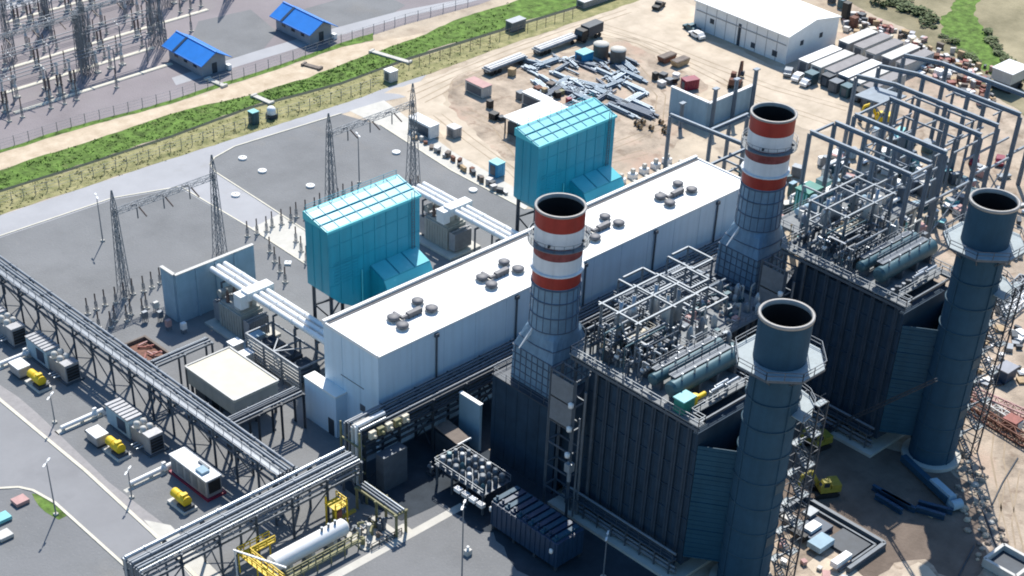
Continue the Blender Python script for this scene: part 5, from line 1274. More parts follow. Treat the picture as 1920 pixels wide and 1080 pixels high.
mb.build('lifting_frame', 'steel_light', t)
# concrete panel walls with steel posts
t = thing('concrete_wall', (126.5, 43, 0), 'L-shaped grey concrete panel wall with standing steel posts behind the far striped chimney', 'wall')
mb = MB(); mb.box(126.4, 126.9, 43.0, 53.2, 0, 5.6); mb.box(126.904, 141.5, 43.0, 43.5, 0, 5.2); mb.build('panel', 'fire_wall', t)
mb = MB(); mb.box(126.3, 127, 42.9, 53.3, 5.604, 5.8); mb.box(127.01, 141.5, 42.9, 43.6, 5.204, 5.4); mb.build('coping', 'white', t)
for (x, y, h) in ((127.5, 42.2, 8.6), (134.2, 42.2, 8.8), (140.5, 42.2, 9.2), (122.5, 46.5, 5.4)):
    mb = MB(); mb.ibeam((x, y, 0), (x, y, h), .55, .6); mb.box(x-.7, x+.7, y-.5, y+.5, h+.003, h+.25); mb.build('post', 'frame_blue', t)
# concrete footings
k = 0
for i in range(6):
    for j in range(3):
        x, y = 91.5+i*3.4, 30.5+j*3.6
        if i > 3 and j == 0: continue
        o = thing('footing', (x, y, 0), 'white concrete footing block in the grid beside the turquoise house and the hall end', 'footing', 'white concrete footings at the far end of the hall')
        mb = MB(); mb.box(x-.75, x+.75, y-.75, y+.75, .01, 1.0); mb.build('block', 'white', o)
        mb = MB(); mb.box(x-.35, x+.35, y-.35, y+.35, 1.004, 1.9); mb.build('pedestal', 'concrete', o)

# ================= generic site things =================
def crate(x, y, l, w_, h, material, name='crate', label=None, cat='crate', grp=None, lidm=None, rz=0, z=0.02):
    o = thing(name, (x, y, 0), label, cat, grp); o0 = o
    mb = MB(); mb.box(x, x+l, y, y+w_, z+.15, z+h); mb.build('body', material, o)
    mb = MB(); mb.box(x-.05, x+l+.05, y-.05, y+w_+.05, z+h+.004, z+h+.12); mb.build('lid', lidm or material, o)
    mb = MB()
    for q in (.1, .5, .9): mb.box(x+l*q-.08, x+l*q+.08, y, y+w_, z, z+.146)
    mb.build('skid', 'wood', o)
    o.rotation_euler = (0, 0, rz); return o
def container(x, y, l, w_, h, material, label, roof=None, name='shipping_container', cat='container', rz=0, grp=None):
    o = thing(name, (x, y, 0), label, cat, grp)
    mb = MB(); mb.box(x, x+l, y, y+w_, .15, h); b_ = mb.build('body', material, o)
    mb = MB()
    for k in range(int(l/.6)): mb.box(x+.2+k*.6, x+.45+k*.6, y-.07, y-.003, .3, h-.2)
    for k in range(int(w_/.6)): mb.box(x-.07, x-.003, y+.15+k*.6, y+.4+k*.6, .3, h-.2)
    mb.build('corrugation', material, b_)
    mb = MB(); mb.box(x-.08, x+l+.08, y-.08, y+w_+.08, h+.004, h+.12); mb.build('roof', roof or material, o)
    mb = MB(); mb.box(x-.1, x-.075, y+.5, y+w_-.5, .4, h-.35); mb.build('door', 'steel', o)
    mb = MB()
    for q in (.1, .9):
        for r in (.1, .9): mb.box(x+l*q-.15, x+l*q+.15, y+w_*r-.15, y+w_*r+.15, .012, .148)
    mb.build('foot', 'steel_dark', o)
    o.rotation_euler = (0, 0, rz); return o
def car(x, y, rz, col, label, pick=False, grp=None):
    o = thing('parked_car' if not pick else 'pickup_truck', (0, 0, 0), label, 'car' if not pick else 'pickup', grp)
    pr = [(-2.2,.35),(2.2,.35),(2.25,.8),(1.2,.95),(.6,1.5),(-1.4 if not pick else -.5,1.5),(-2.0 if not pick else -.7,.98),(-2.25,.95)]
    mb = MB(); mb.profy(pr, -.85, .85); b_ = mb.build('body', col, o)
    mb = MB(); mb.box(-1.2 if not pick else -.45, .5, -.87, .87, 1.02, 1.38); mb.add([(1.15,-.7,1.0),(1.15,.7,1.0),(.64,.7,1.46),(.64,-.7,1.46)], [(0,1,2,3)]); mb.build('window', 'glass', b_)
    for sx in (-1.4, 1.4):
        for sy in (-.82, .82):
            mb = MB(); mb.cyl((sx, sy-.1, .34), (sx, sy+.1, .34), .34, n=14); mb.build('wheel', 'tyre', o)
    o.location = (x, y, .02); o.rotation_euler = (0, 0, rz); return o
def truck(x, y, rz, cabcol, boxcol, ln, label, flat=False):
    o = thing('truck', (0, 0, 0), label, 'truck')
    mb = MB(); mb.profy([(ln/2-2.1,.7),(ln/2,.7),(ln/2,1.9),(ln/2-.35,2.9),(ln/2-2.1,2.9)], -1.2, 1.2); c_ = mb.build('cab', cabcol, o)
    mb = MB(); mb.box(ln/2-.02, ln/2+.02, -1.0, 1.0, 1.85, 2.0); mb.add([(ln/2+.01,-1.05,1.95),(ln/2+.01,1.05,1.95),(ln/2-.31,1.05,2.8),(ln/2-.31,-1.05,2.8)], [(0,1,2,3)]); mb.build('windscreen', 'glass', c_)
    mb = MB()
    if flat: mb.box(-ln/2, ln/2-2.3, -1.25, 1.25, 1.1, 1.35)
    else: mb.box(-ln/2, ln/2-2.3, -1.25, 1.25, 1.1, 3.3)
    mb.build('bed' if flat else 'box', boxcol, o)
    mb = MB(); mb.box(-ln/2+.2, ln/2-.2, -.5, .5, .7, 1.096); mb.build('chassis', 'black', o)
    for sx in (-ln/2+1.0, -ln/2+2.2, ln/2-1.2):
        for sy in (-1.05, 1.05):
            mb = MB(); mb.cyl((sx, sy-.15, .5), (sx, sy+.15, .5), .5, n=14); mb.build('wheel', 'tyre', o)
    o.location = (x, y, .02); o.rotation_euler = (0, 0, rz); return o
def excavator(x, y, rz, col, label, reach=1.0):
    o = thing('excavator', (0, 0, 0), label, 'excavator')
    for s_ in (-1.1, 1.1):
        mb = MB(); mb.profy([(-1.9,.25),(-1.5,0),(1.5,0),(1.9,.25),(1.9,.6),(1.5,.85),(-1.5,.85),(-1.9,.6)], s_-.3, s_+.3); mb.build('track', 'black', o)
    mb = MB(); mb.box(-2.1, 1.2, -1.25, 1.25, .95, 1.5); mb.box(-2.1, -.5, -1.2, 1.2, 1.504, 2.2); b_ = mb.build('body', col, o)
    mb = MB(); mb.profy([(-.3,1.5),(1.3,1.5),(1.3,2.2),(.9,2.95),(-.3,2.95)], .15, 1.2); cb = mb.build('cab', col, o)
    mb = MB(); mb.box(-.1, .8, 1.2, 1.22, 2.0, 2.75); mb.box(-.1, .8, .13, .148, 2.0, 2.75); mb.add([(1.31,.25,2.2),(1.31,1.1,2.2),(.92,1.1,2.9),(.92,.25,2.9)], [(0,1,2,3)]); mb.build('window', 'glass', cb)
    mb = MB(); mb.bar((1.0,-.3,1.5), (3.2*reach,-.3,4.2), .45, .6); mb.bar((3.2*reach,-.3,4.2), (5.0*reach,-.3,3.6), .4, .5); mb.build('boom', col, o)
    mb = MB(); mb.bar((5.0*reach,-.3,3.6), (5.6*reach,-.3,1.3), .35, .4); mb.build('stick', col, o)
    mb = MB(); mb.profy([(5.2*reach,1.3),(5.9*reach,1.3),(6.0*reach,.5),(5.1*reach,.3),(4.9*reach,.8)], -.9, .3); mb.build('bucket', 'steel_dark', o)
    o.location = (x, y, .02); o.rotation_euler = (0, 0, rz); return o
HP = math.pi/2

# warehouse, upper right
x0, x1, y0, y1 = 165.6, 184.0, 53.0, 80.5
t = thing('warehouse', (x0, y0, 0), 'white pitched-roof warehouse at the top right of the sandy yard', 'warehouse')
mb = MB(); mb.loft([[(x0,y0,0),(x1,y0,0),(x1,y0,6.3),((x0+x1)/2,y0,7.8),(x0,y0,6.3)], [(x0,y1,0),(x1,y1,0),(x1,y1,6.3),((x0+x1)/2,y1,7.8),(x0,y1,6.3)]]); wl = mb.build('wall', 'white', t)
mb = MB(); mb.profy([(x0-.4,6.2),((x0+x1)/2,7.83),(x1+.4,6.2),(x1+.4,6.5),((x0+x1)/2,8.12),(x0-.4,6.5)], y0-.3, y1+.3); mb.build('roof', 'white_roof', t)
for (y, w_, z0, z1) in ((66.5, .8, 0, 5.0), (74.5, 1.2, 2.5, 3.6), (62.0, 1.2, .8, 2.0), (55.6, 1.4, .9, 2.2)):
    mb = MB(); mb.box(x0-.08, x0-.003, y, y+w_, z0, z1); mb.build('window' if z0 > 0 else 'doorway', 'steel_dark', wl)
for x in (170.2, 177.2):
    mb = MB(); mb.box(x, x+1.1, y0-.08, y0-.003, 3.2, 4.3); mb.build('window', 'steel_dark', wl)
mb = MB()
for k in range(1, 9): mb.box(x0-.05, x0-.003, y0+k*3-.06, y0+k*3+.06, 0, 6.1)
mb.build('wall_seam', 'vent_grey', wl)
mb = MB(); mb.box(x0-.12, x0-.053, y0+.4, y1-.4, 4.2, 4.4); mb.build('gutter_band', 'vent_grey', wl)
# rows of white site cabins
rnd = random.Random(31)
n = 0
for r, (xx, l, ys) in enumerate(((165.5, 12.2, (46.4, 43.0, 39.4, 35.8, 32.2, 28.6)), (181.0, 11.0, (47.2, 43.4, 39.6, 35.6, 31.6)))):
    for k, y in enumerate(ys):
        container(xx+rnd.uniform(-.5, .5), y, l, 2.7, 2.7, 'offwhite' if k % 3 else 'vent_grey', 'long pale site cabin with a white roof in the rows right of the warehouse', ['white', 'offwhite', 'paver'][(k+r) % 3] if k != 2 else 'paver', 'site_cabin', 'cabin', 0, 'site cabins beside the warehouse')
for k in range(6):
    x, y = 160.8+rnd.uniform(0, 2.2), 26.5+k*3.1
    container(x, y, 2.4, 2.2, 2.4, ['steel_dark', 'black', 'drum', 'steel', 'steel_dark', 'drum'][k], 'small dark container in the row at the front ends of the site cabins', None, 'small_container', 'container', 0, 'dark containers in front of the site cabins')
car(162.0, 49.2, .5, 'steel_light', 'silver car parked at the near corner of the warehouse')
car(161.6, 46.0, .2, 'white', 'white car in front of the first site cabins, left of the other')
car(161.0, 43.0, .1, 'white', 'white car in front of the site cabins, right of the other')
car(167.9, 93.5, .3, 'black', 'dark car alone on the sandy road near the top edge', True)
car(163.8, 79.5, 1.5, 'drum', 'teal and white pickup parked at the far left corner of the warehouse', True)
car(161.6, 76.0, 1.4, 'white', 'white car beside the teal pickup at the warehouse')
for k, (px, py, c_) in enumerate(((1585,40,'black'), (1600,55,'rust'), (1615,42,'steel_dark'), (1578,18,'drum'), (1560,8,'steel_dark'))):
    p = W(px, py); crate(p.x, p.y, 1.6, 1.5, [4.0, 2.4, 1.6, 2, 2][k], c_, 'site_tank', ['tall black tank behind the right end of the warehouse', 'dark rusty box on the sand behind the site cabins', 'low dark box between the black tank and the rubble', 'greenish box behind the warehouse roof', 'dark box behind the warehouse at the top edge'][k], 'tank')

# ---------------- material yard ----------------
trk = truck(141.3, 91.3, math.pi*1.02, 'black', 'steel_dark', 7.5, 'dark truck at the far corner of the material yard')
def trailer(x, y, rz, ln, label):
    o = thing('flatbed_trailer', (0, 0, 0), label, 'trailer')
    mb = MB(); mb.box(-ln/2, ln/2, -1.25, 1.25, 1.1, 1.4); mb.box(-ln/2, ln/2, -.4, .4, .7, 1.096); mb.build('bed', 'steel_light', o)
    mb = MB()
    for q in range(5): mb.box(-ln/2+.4, ln/2-.4, -1.1+q*.45, -.75+q*.45, 1.404, 1.75+.1*(q % 2))
    mb.build('load', 'porcelain', o)
    for sx in (-ln/2+1, -ln/2+2.2, -ln/2+3.4, ln/2-2):
        for sy in (-1.05, 1.05):
            mb = MB(); mb.cyl((sx, sy-.15, .5), (sx, sy+.15, .5), .5, n=12); mb.build('wheel', 'tyre', o)
    o.location = (x, y, .02); o.rotation_euler = (0, 0, rz)
trailer(131.5, 92.2, .02, 13, 'long grey flatbed trailer behind the dark truck, along the yard edge')
trailer(115.0, 91.6, .03, 12, 'grey flatbed trailer nearest the grass bank, end of the line of trailers')
rnd = random.Random(77)
def beam_stack(x, y, rz, n, ln, material, label, grp, cat='steel stack'):
    o = thing('steel_stack', (0, 0, 0), label, cat, grp)
    mb = MB()
    for s_ in (-.3, .3): mb.box(ln*s_-.1, ln*s_+.1, -n*.22, n*.22, .02, .2)
    mb.build('sleeper', 'wood', o)
    mb = MB()
    for k in range(n): yy = (k-(n-1)/2)*.36; mb.ibeam((-ln/2+rnd.uniform(-.9, .9), yy, .36), (ln/2+rnd.uniform(-.9, .9), yy, .36), .24, .32)
    if n > 2:
        for k in range(n-1): yy = (k-(n-2)/2)*.4; mb.ibeam((-ln/2+rnd.uniform(.2, 1.4), yy, .7), (ln/2-rnd.uniform(.2, 1.4), yy, .7), .24, .32)
    mb.build('beams', material, o)
    o.location = (x, y, .02); o.rotation_euler = (0, 0, rz); return o
LB = 'stack of grey steel sections lying in the big heap in the material yard'
for k in range(74):
    u, v = rnd.random(), rnd.random()
    p = W(985+u*195+v*30, 118+v*85+u*20-38*(1-v)*u)
    beam_stack(p.x, p.y, rnd.choice([HP, HP, HP, 0, .2, -1.2, 1.25, HP-.15]), rnd.choice([1, 2, 3, 4, 5]), rnd.uniform(3.5, 8.5), rnd.choice(['bundle_a', 'bundle_b', 'bundle_c', 'bundle_b', 'bundle_a', 'frame_blue']), LB, 'steel sections heaped in the material yard')
p = W(1190, 208); beam_stack(p.x, p.y, HP+.1, 7, 11, 'bundle_c', 'dark blue-grey stack of long girders at the right end of the steel heap', None)
p = W(1185, 190); beam_stack(p.x, p.y, .15, 5, 9, 'bundle_b', 'pale stack of girders lying across the right end of the steel heap', None)
for k, (px, py, s_, c_, lid, lb) in enumerate(((1126,112,2.6,'brown_box','concrete','left of two brown round-topped tanks in the material yard'), (1158,122,2.8,'brown_box','concrete','right of two brown round-topped tanks in the material yard'))):
    p = W(px, py); t = thing('brown_tank', (p.x, p.y, 0), lb, 'tank')
    mb = MB(); mb.lathe(p.x+1, p.y+1, [(1.75,.02),(1.75,3.0)], 20); mb.build('shell', c_, t); mb = MB(); mb.lathe(p.x+1, p.y+1, [(1.8,2.98),(1.8,3.15),(.01,3.3)], 20); mb.build('lid', lid, t)
p = W(1093, 122); container(p.x, p.y, 3.2, 2.6, 2.2, 'bright_blue', 'bright blue box beside the brown tanks in the material yard', 'aqua', 'blue_box', 'container')
p = W(905, 186); container(p.x, p.y, 2.6, 5.5, 2.4, 'offwhite', 'small pinkish container on the left of the material yard', 'pink', 'small_container', 'container')
p = W(1000, 205); container(p.x, p.y-3, 2.6, 6.5, 2.6, 'offwhite', 'white container lying between the open shed and the steel heap', 'white', 'small_container', 'container')
# open shed with a pale roof
t = thing('open_shed', (92, 60, 0), 'dark open shed with a pale flat roof behind the far turquoise intake house', 'shed')
mb = MB(); mb.box(92.0, 105.5, 61.5, 68.4, 3.6, 3.85); rf = mb.build('roof', 'white_roof', t)
mb = MB(); mb.box(92.0, 105.5, 61.2, 61.45, 3.0, 3.5); mb.build('fascia', 'aqua', rf)
mb = MB()
for k in range(5):
    for y in (61.8, 68.1): mb.bar((92.4+k*3.15, y, 0), (92.4+k*3.15, y, 3.6), .22)
mb.build('post', 'steel_dark', t)
mb = MB(); mb.box(93, 105, 64, 68, .02, 2.6); mb.build('stored_goods', 'steel_dark', t)
for k, (px, py, c_) in enumerate(((913,178,'black'),(918,205,'black'),(927,228,'black'),(938,229,'steel_dark'),(1008,176,'rust'),(1020,182,'wood'),(1043,186,'black'),(1065,200,'maroon'),(880,165,'wood'),(975,190,'steel'),(962,145,'wood'),(1035,170,'brown_box'),(1052,180,'olive'),(1245,148,'steel_dark'),(1228,152,'black'),(1262,158,'black'),(1288,160,'steel_dark'),(1240,165,'porcelain'),(1270,150,'white'),(1255,160,'steel'))):
    p = W(px, py); s_ = rnd.uniform(.9, 1.7); crate(p.x, p.y, s_, s_, rnd.uniform(.7, 1.6), c_, 'crate', 'small dark or wooden crate scattered about the material yard', 'crate', 'crates scattered over the material yard', None, rnd.uniform(-.3, .3))
for (px, py, c_, lb) in ((1243, 122, 'rust', 'rust-brown open skip in the material yard'), (1268, 130, 'wood', 'tan skip right of the rust-brown one')):
    p = W(px, py); t = thing('skip', (p.x, p.y, 0), lb, 'skip'); l, w_ = 4.6, 2.0
    mb = MB(); mb.profy([(p.x+.6,.15),(p.x+l-.6,.15),(p.x+l,1.4),(p.x,1.4)], p.y, p.y+w_); mb.build('hull', c_, t)
    mb = MB(); mb.box(p.x+.1, p.x+l-.1, p.y-.06, p.y-.003, 1.2, 1.4); mb.box(p.x+.1, p.x+l-.1, p.y+.1, p.y+w_-.1, 1.404, 1.5); mb.build('rim', 'brown_box', t)
p = W(1285, 172); container(p.x, p.y, 3.4, 2.2, 2.2, 'maroon', 'dark red container behind the concrete panel wall', None, 'small_container', 'container', -.3)
p = W(1378, 162); excavator(p.x, p.y, .5, 'rust', 'brown excavator with raised boom on the sandy road behind the concrete wall', 1.0)
for k in range(8):
    p = W(1190+rnd.uniform(0, 60), 232+rnd.uniform(0, 30)); o = thing('cable_drum', (p.x, p.y, 0), 'small dark cable drum on the rutted sand right of the far turquoise house', 'cable drum', 'cable drums right of the far intake house')
    mb = MB(); mb.cyl((p.x, p.y-.35, .5), (p.x, p.y+.35, .5), .35, n=10); mb.build('core', 'black', o)
    for s_ in (-.4, .35):
        mb = MB(); mb.cyl((p.x, p.y+s_, .55), (p.x, p.y+s_+.06, .55), .55, n=12); mb.build('flange', 'wood', o)
# things along the yard road
container(78.4, 75.6, 2.5, 6.6, 2.8, 'white', 'white container standing alone where the concrete yard road begins', 'white')
container(82.6, 72.8, 2.0, 2.4, 2.0, 'vent_grey', 'small grey cabin right of the lone white container', None, 'small_cabin', 'cabin')
container(77.2, 54.6, 2.2, 2.4, 2.8, 'bright_blue', 'dark blue cabin beside the concrete yard road', 'aqua', 'small_cabin', 'cabin')
p = W(475, 236); container(p.x, p.y, 1.6, 1.6, 2.6, 'drum', 'blue portable toilet on the grass bank', 'aqua', 'portable_toilet', 'toilet')
p = W(508, 226); t = thing('water_tank', (p.x, p.y, 0), 'white water tank on a dark stand beside the blue toilet', 'tank'); mb = MB(); mb.lathe(p.x+.9, p.y+.9, [(.9,.9),(.95,2.0),(.6,2.4),(.01,2.45)], 14); mb.build('tank', 'white', t); mb = MB(); mb.box(p.x, p.x+1.8, p.y, p.y+1.8, .02, .88); mb.build('stand', 'steel_dark', t)
p = W(732, 157); container(p.x, p.y, 2.2, 2.2, 2.4, 'offwhite', 'small pale cabin at the end of the grass bank', 'white', 'small_cabin', 'cabin')
p = W(960, 62); container(p.x, p.y, 4.4, 2.2, 2.2, 'galv', 'grey box on the grass bank near the top of the photo', 'galv', 'small_container', 'container')
p = W(1095, 18); container(p.x, p.y, 14, 2.6, 1.6, 'vent_grey', 'long grey trailer load at the top edge, end of the green strip', 'porcelain', 'long_trailer', 'trailer')
for k in range(22):
    p = W(778+k*8.2+rnd.uniform(-3, 3), 258+k*5.2+rnd.uniform(-3, 3)); crate(p.x, p.y, rnd.uniform(.6, 1.6), rnd.uniform(.5, 1.2), rnd.uniform(.4, 1.1), rnd.choice(['brown_box', 'steel_dark', 'vent_grey', 'wood', 'offwhite', 'rust']), 'rubble_crate', 'low dark crate in the line of debris along the concrete yard road', 'crate', 'crates lining the yard road', None, rnd.uniform(0, 1.5))
for (px, py, rz, ln, lb) in ((405,156,-HP+.1,6,'pale culvert slab across the grass below the left blue-roofed hut'), (492,188,-HP+.1,6,'pale culvert slab across the ditch near the blue toilet'), (732,108,-HP+.25,11,'long pale footpath slab across the green strip'), (585,126,-HP+.3,5,'brown plank crossing on the dirt track')):
    p = W(px, py); o = thing('culvert_slab', (0, 0, 0), lb, 'slab'); mb = MB(); mb.box(-ln/2, ln/2, -.6, .6, .05, .35); mb.build('slab', 'concrete' if ln != 5 else 'brown_box', o)
    mb = MB(); mb.box(-ln/2+.1, -ln/2+.7, -.8, .8, .02, .5); mb.box(ln/2-.7, ln/2-.1, -.8, .8, .02, .5); mb.build('headwall', 'concrete' if ln != 5 else 'brown_box', o); o.location = (p.x, p.y, 0); o.rotation_euler = (0, 0, rz)
# fence along the bank
def fence(pts, h, step, label, wires=3, material='galv'):
    P = pix(*pts); t = thing('fence', P[0], label, 'fence'); mbw = MB(); c = 0
    for a, b in zip(P, P[1:]):
        L_ = (b-a).length; n = max(1, round(L_/step))
        for k in range(n):
            q = a.lerp(b, k/n)
            if c < 98: mb = MB(); mb.bar(q, q+Vector((0, 0, h)), .1); mb.build('post', material, t); c += 1
        for z in range(wires): mbw.bar(a+Vector((0,0,h*(z+1)/(wires+.2))), b+Vector((0,0,h*(z+1)/(wires+.2))), .035)
    mbw.build('wire', material, t)
fence([(-40,397),(0,386),(133,345),(320,285),(480,233),(640,184),(713,160)], 2.0, 2.6, 'thin wire fence on posts along the dry grass bank')
fence([(767,128),(937,75),(1090,26)], 2.0, 2.8, 'thin wire fence continuing along the bank beside the sandy road', 3, 'brown_box')
fence([(-40,292),(0,280),(160,230),(320,187),(480,136),(640,80),(760,42),(900,4)], 2.0, 3.4, 'wire fence between the switchyard and the dirt track')

# ---------------- blue-roofed huts ----------------
def hut(x0, y0, label):
    x1, y1 = x0+6.2, y0+12.2; t = thing('relay_hut', (x0, y0, 0), label, 'hut', 'blue-roofed huts')
    xm = (x0+x1)/2
    mb = MB(); mb.loft([[(x0,y0,0),(x1,y0,0),(x1,y0,3.1),(xm,y0,4.6),(x0,y0,3.1)], [(x0,y1,0),(x1,y1,0),(x1,y1,3.1),(xm,y1,4.6),(x0,y1,3.1)]]); wl = mb.build('wall', 'hut_wall', t)
    mb = MB(); mb.profy([(x0-1.0,2.75),(xm,4.95),(x1+1.0,2.75),(x1+1.0,2.9),(xm,5.12),(x0-1.0,2.9)], y0-1.3, y1+1.0); rf = mb.build('roof', 'hut_blue', t)
    mb = MB(); mb.box(xm-.2, xm+.2, y0-1.3, y1+1.0, 5.05, 5.2); mb.box(x0-1.05, x0-.95, y0-1.3, y1+1, 2.7, 2.95); mb.build('ridge_cap', 'hut_blue', rf)
    mb = MB(); mb.bar((x0-.98, y1-3.2, 2.98), (xm, y1-3.2, 5.18), .7, .12); mb.build('roof_strip', 'navy', rf)
    mb = MB(); mb.box(x0+2.6, x0+3.9, y0-.06, y0-.003, 0, 2.3); mb.build('door', 'steel_dark', wl)
    for k in range(3):
        mb = MB(); mb.box(x0-.06, x0-.003, y0+2+k*3.4, y0+3.2+k*3.4, 1.3, 2.2); mb.build('window', 'glass', wl)
    mb = MB(); mb.box(x1+.05, x1+.9, y0-.9, y0+.2, .02, 1.1); mb.build('air_unit', 'white', t)
hut(61.2, 129.6, 'blue-roofed hut at the lower left edge of the switchyard')
hut(89.6, 128.2, 'blue-roofed hut at the top edge, right of the other hut')

# ---------------- switchyard ----------------
rnd = random.Random(55)
def sw_mast(x, y, h, label, grp):
    t = thing('lattice_mast', (x, y, 0), label, 'lattice mast', grp)
    mb = MB(); mb.lattice((x-.7, y, 0), (x-.2, y, h), .9, .5, 7, .08); mb.build('leg', 'galv', t)
    mb = MB(); mb.lattice((x+.7, y, 0), (x+.2, y, h), .9, .5, 7, .08); mb.build('leg', 'galv', t)
    mb = MB(); mb.lattice((x, y, h), (x, y, h+3.2), .6, .1, 3, .07); mb.build('peak', 'galv', t)
    return t
def sw_gantry(x0, x1, y, h, label, grp):
    t = thing('switch_gantry', (x0, y, 0), label, 'gantry', grp)
    for x in (x0, x1):
        for s_ in (-.7, .7):
            mb = MB(); mb.lattice((x, y+s_, 0), (x, y+s_*.3, h), .9, .5, 7, .08); mb.build('leg', 'galv', t)
    mb = MB(); mb.lattice((x0, y, h), (x1, y, h), .7, .7, max(6, int((x1-x0)/1.4)), .07); mb.build('cross_beam', 'galv', t)
    for k in range(3):
        xx = x0+(x1-x0)*(k+.7)/3.4
        mb = MB(); a = Vector((xx, y-.4, h-.3)); e = a+Vector((0, -2.2, -.8))
        for q in range(8): mb.cyl(a.lerp(e, q/8), a.lerp(e, (q+.55)/8), .14, n=7)
        mb.bar(a, e, .05); mb.build('insulator_string', 'insulator', t)
for i, (xa, xb, y) in enumerate(((20.5, 42.5, 146.0), (42.5, 63.5, 147.5), (28, 50, 172), (50, 72, 173), (60, 84, 196), (84, 104, 178), (36, 60, 198), (8, 28, 170), (0, 20, 148), (104, 124, 166))):
    sw_gantry(xa, xb, y, 13, 'grey lattice gantry in the crowded switchyard, upper left', 'lattice gantries in the switchyard')
for (x, y) in ((43.9, 145.2), (62.8, 148.7), (34, 160.5), (78, 165), (92, 160)): sw_mast(x, y+1.2, 15, 'grey lattice lightning mast in the crowded switchyard, upper left', 'lightning masts in the switchyard')
def breaker(x, y, label, grp):
    t = thing('circuit_breaker', (x, y, 0), label, 'circuit breaker', grp)
    mb = MB()
    for q in (-.5, .5): mb.bar((x+q, y, 0), (x+q, y, 1.8), .14)
    mb.bar((x-.7, y, 1.8), (x+.7, y, 1.8), .3, .25); mb.build('stand', 'galv', t)
    mb = MB(); mb.box(x-.9, x+.9, y-.5, y+.5, .012, .28); mb.build('base', 'concrete', t)
    mb = MB(); mb.box(x-.5, x+.5, y-.35, y+.35, .6, 1.5); mb.build('cabinet', 'offwhite', t)
    for q in (-.45, .45):
        mb = MB(); n = 7; prof = []
        for k in range(n): z0 = 1.95+2.4*k/n; prof += [(.13, z0), (.28, z0+.17), (.14, z0+.32)]
        mb.lathe(x+q, y, prof, 8); mb.build('bushing', 'insulator', t)
    return t
def ct(x, y, label, grp):
    t = thing('instrument_transformer', (x, y, 0), label, 'transformer', grp)
    mb = MB(); mb.box(x-.6, x+.6, y-.6, y+.6, .012, .3); mb.build('base', 'concrete', t)
    mb = MB(); mb.lattice((x, y, 0), (x, y, 2.2), .5, .45, 3, .06); mb.build('stand', 'galv', t)
    mb = MB(); mb.lathe(x, y, [(.3,2.2),(.3,2.7),(.18,2.75),(.28,3.0),(.18,3.2),(.28,3.4),(.18,3.6),(.28,3.8),(.18,4.0),(.42,4.1),(.42,4.7),(.1,4.9)], 9); mb.build('insulator', 'porcelain', t)
    return t
br0 = breaker(0, 0, 'dark-bushed circuit breaker on a steel stand in the switchyard', 'circuit breakers in the switchyard')
ct0 = ct(0, 0, 'pale instrument transformer on a lattice stand in the switchyard', 'instrument transformers in the switchyard')
ps0 = post_insulator(0, 0, 4.2, 'thin post insulator on a lattice stand in the switchyard', 'post insulators in the switchyard')
use = {'b': True, 'c': True, 'p': True}
def putd(kind, x, y):
    p0 = {'b': br0, 'c': ct0, 'p': ps0}[kind]
    if use[kind]: p0.location = (x, y, 0); use[kind] = False
    else: dup(p0, (x, y, 0))
cnt = 0
for r, y in enumerate((136.5, 141, 145.5, 151, 156, 161.5, 167, 172.5, 178, 184, 190, 197, 204)):
    kind = 'pbcpbpcpbcpbp'[r]
    for g in range(9):
        for q in range(3):
            x = 2+g*13+q*3.1+r*2.2+rnd.uniform(-.2, .2)
            if y < 144 and (x > 57): continue
            if r < 2 and x > 45: continue
            if 58 < x < 72 and y < 150: continue
            if 84 < x < 100 and y < 150: continue
            if x > 74 and y < 158: continue
            if cnt > 255 or rnd.random() < .12: continue
            if W(0, 0) is None: continue
            putd(kind, x, y); cnt += 1
for r, y in enumerate((143.2, 153.4, 164.2, 175.2, 187)):
    t = thing('tube_bus', (10, y, 0), ['lowest', 'second', 'third', 'fourth', 'farthest'][r]+' of the five rows of overhead tube conductors in the switchyard', 'busbar')
    for q in range(3):
        mb = MB(); mb.cyl((14+r*6, y+q*.9, 5.2+.3*q), (58+r*9, y+q*.9, 5.2+.3*q), .09, n=7); mb.build('conductor', 'galv', t)
    for k in range(6): x = 15+r*6+k*(43+r*3)/5.2; mb = MB(); mb.bar((x, y-.3, 0), (x, y-.3, 5.1), .2); mb.bar((x, y-.4, 5.0), (x, y+2.1, 5.6), .14); mb.build('support', 'galv', t)
for r, (y, xa, xb) in enumerate(((139.3, 21, 60), (148.8, 24, 62), (159, 30, 84), (181, 44, 104))):
    t = thing('cable_trench', (xa, y, 0), ['nearest', 'second', 'third', 'farthest'][r]+' pale concrete cable trench cover running through the switchyard', 'cable trench')
    mb = MB(); mb.box(xa, xb, y-.4, y+.4, .02, .2); mb.build('cover', 'kerb', t)
    mb = MB(); mb.box(xa, xb, y-.6, y-.404, .02, .14); mb.box(xa, xb, y+.404, y+.6, .02, .14); mb.build('edge', 'concrete', t)

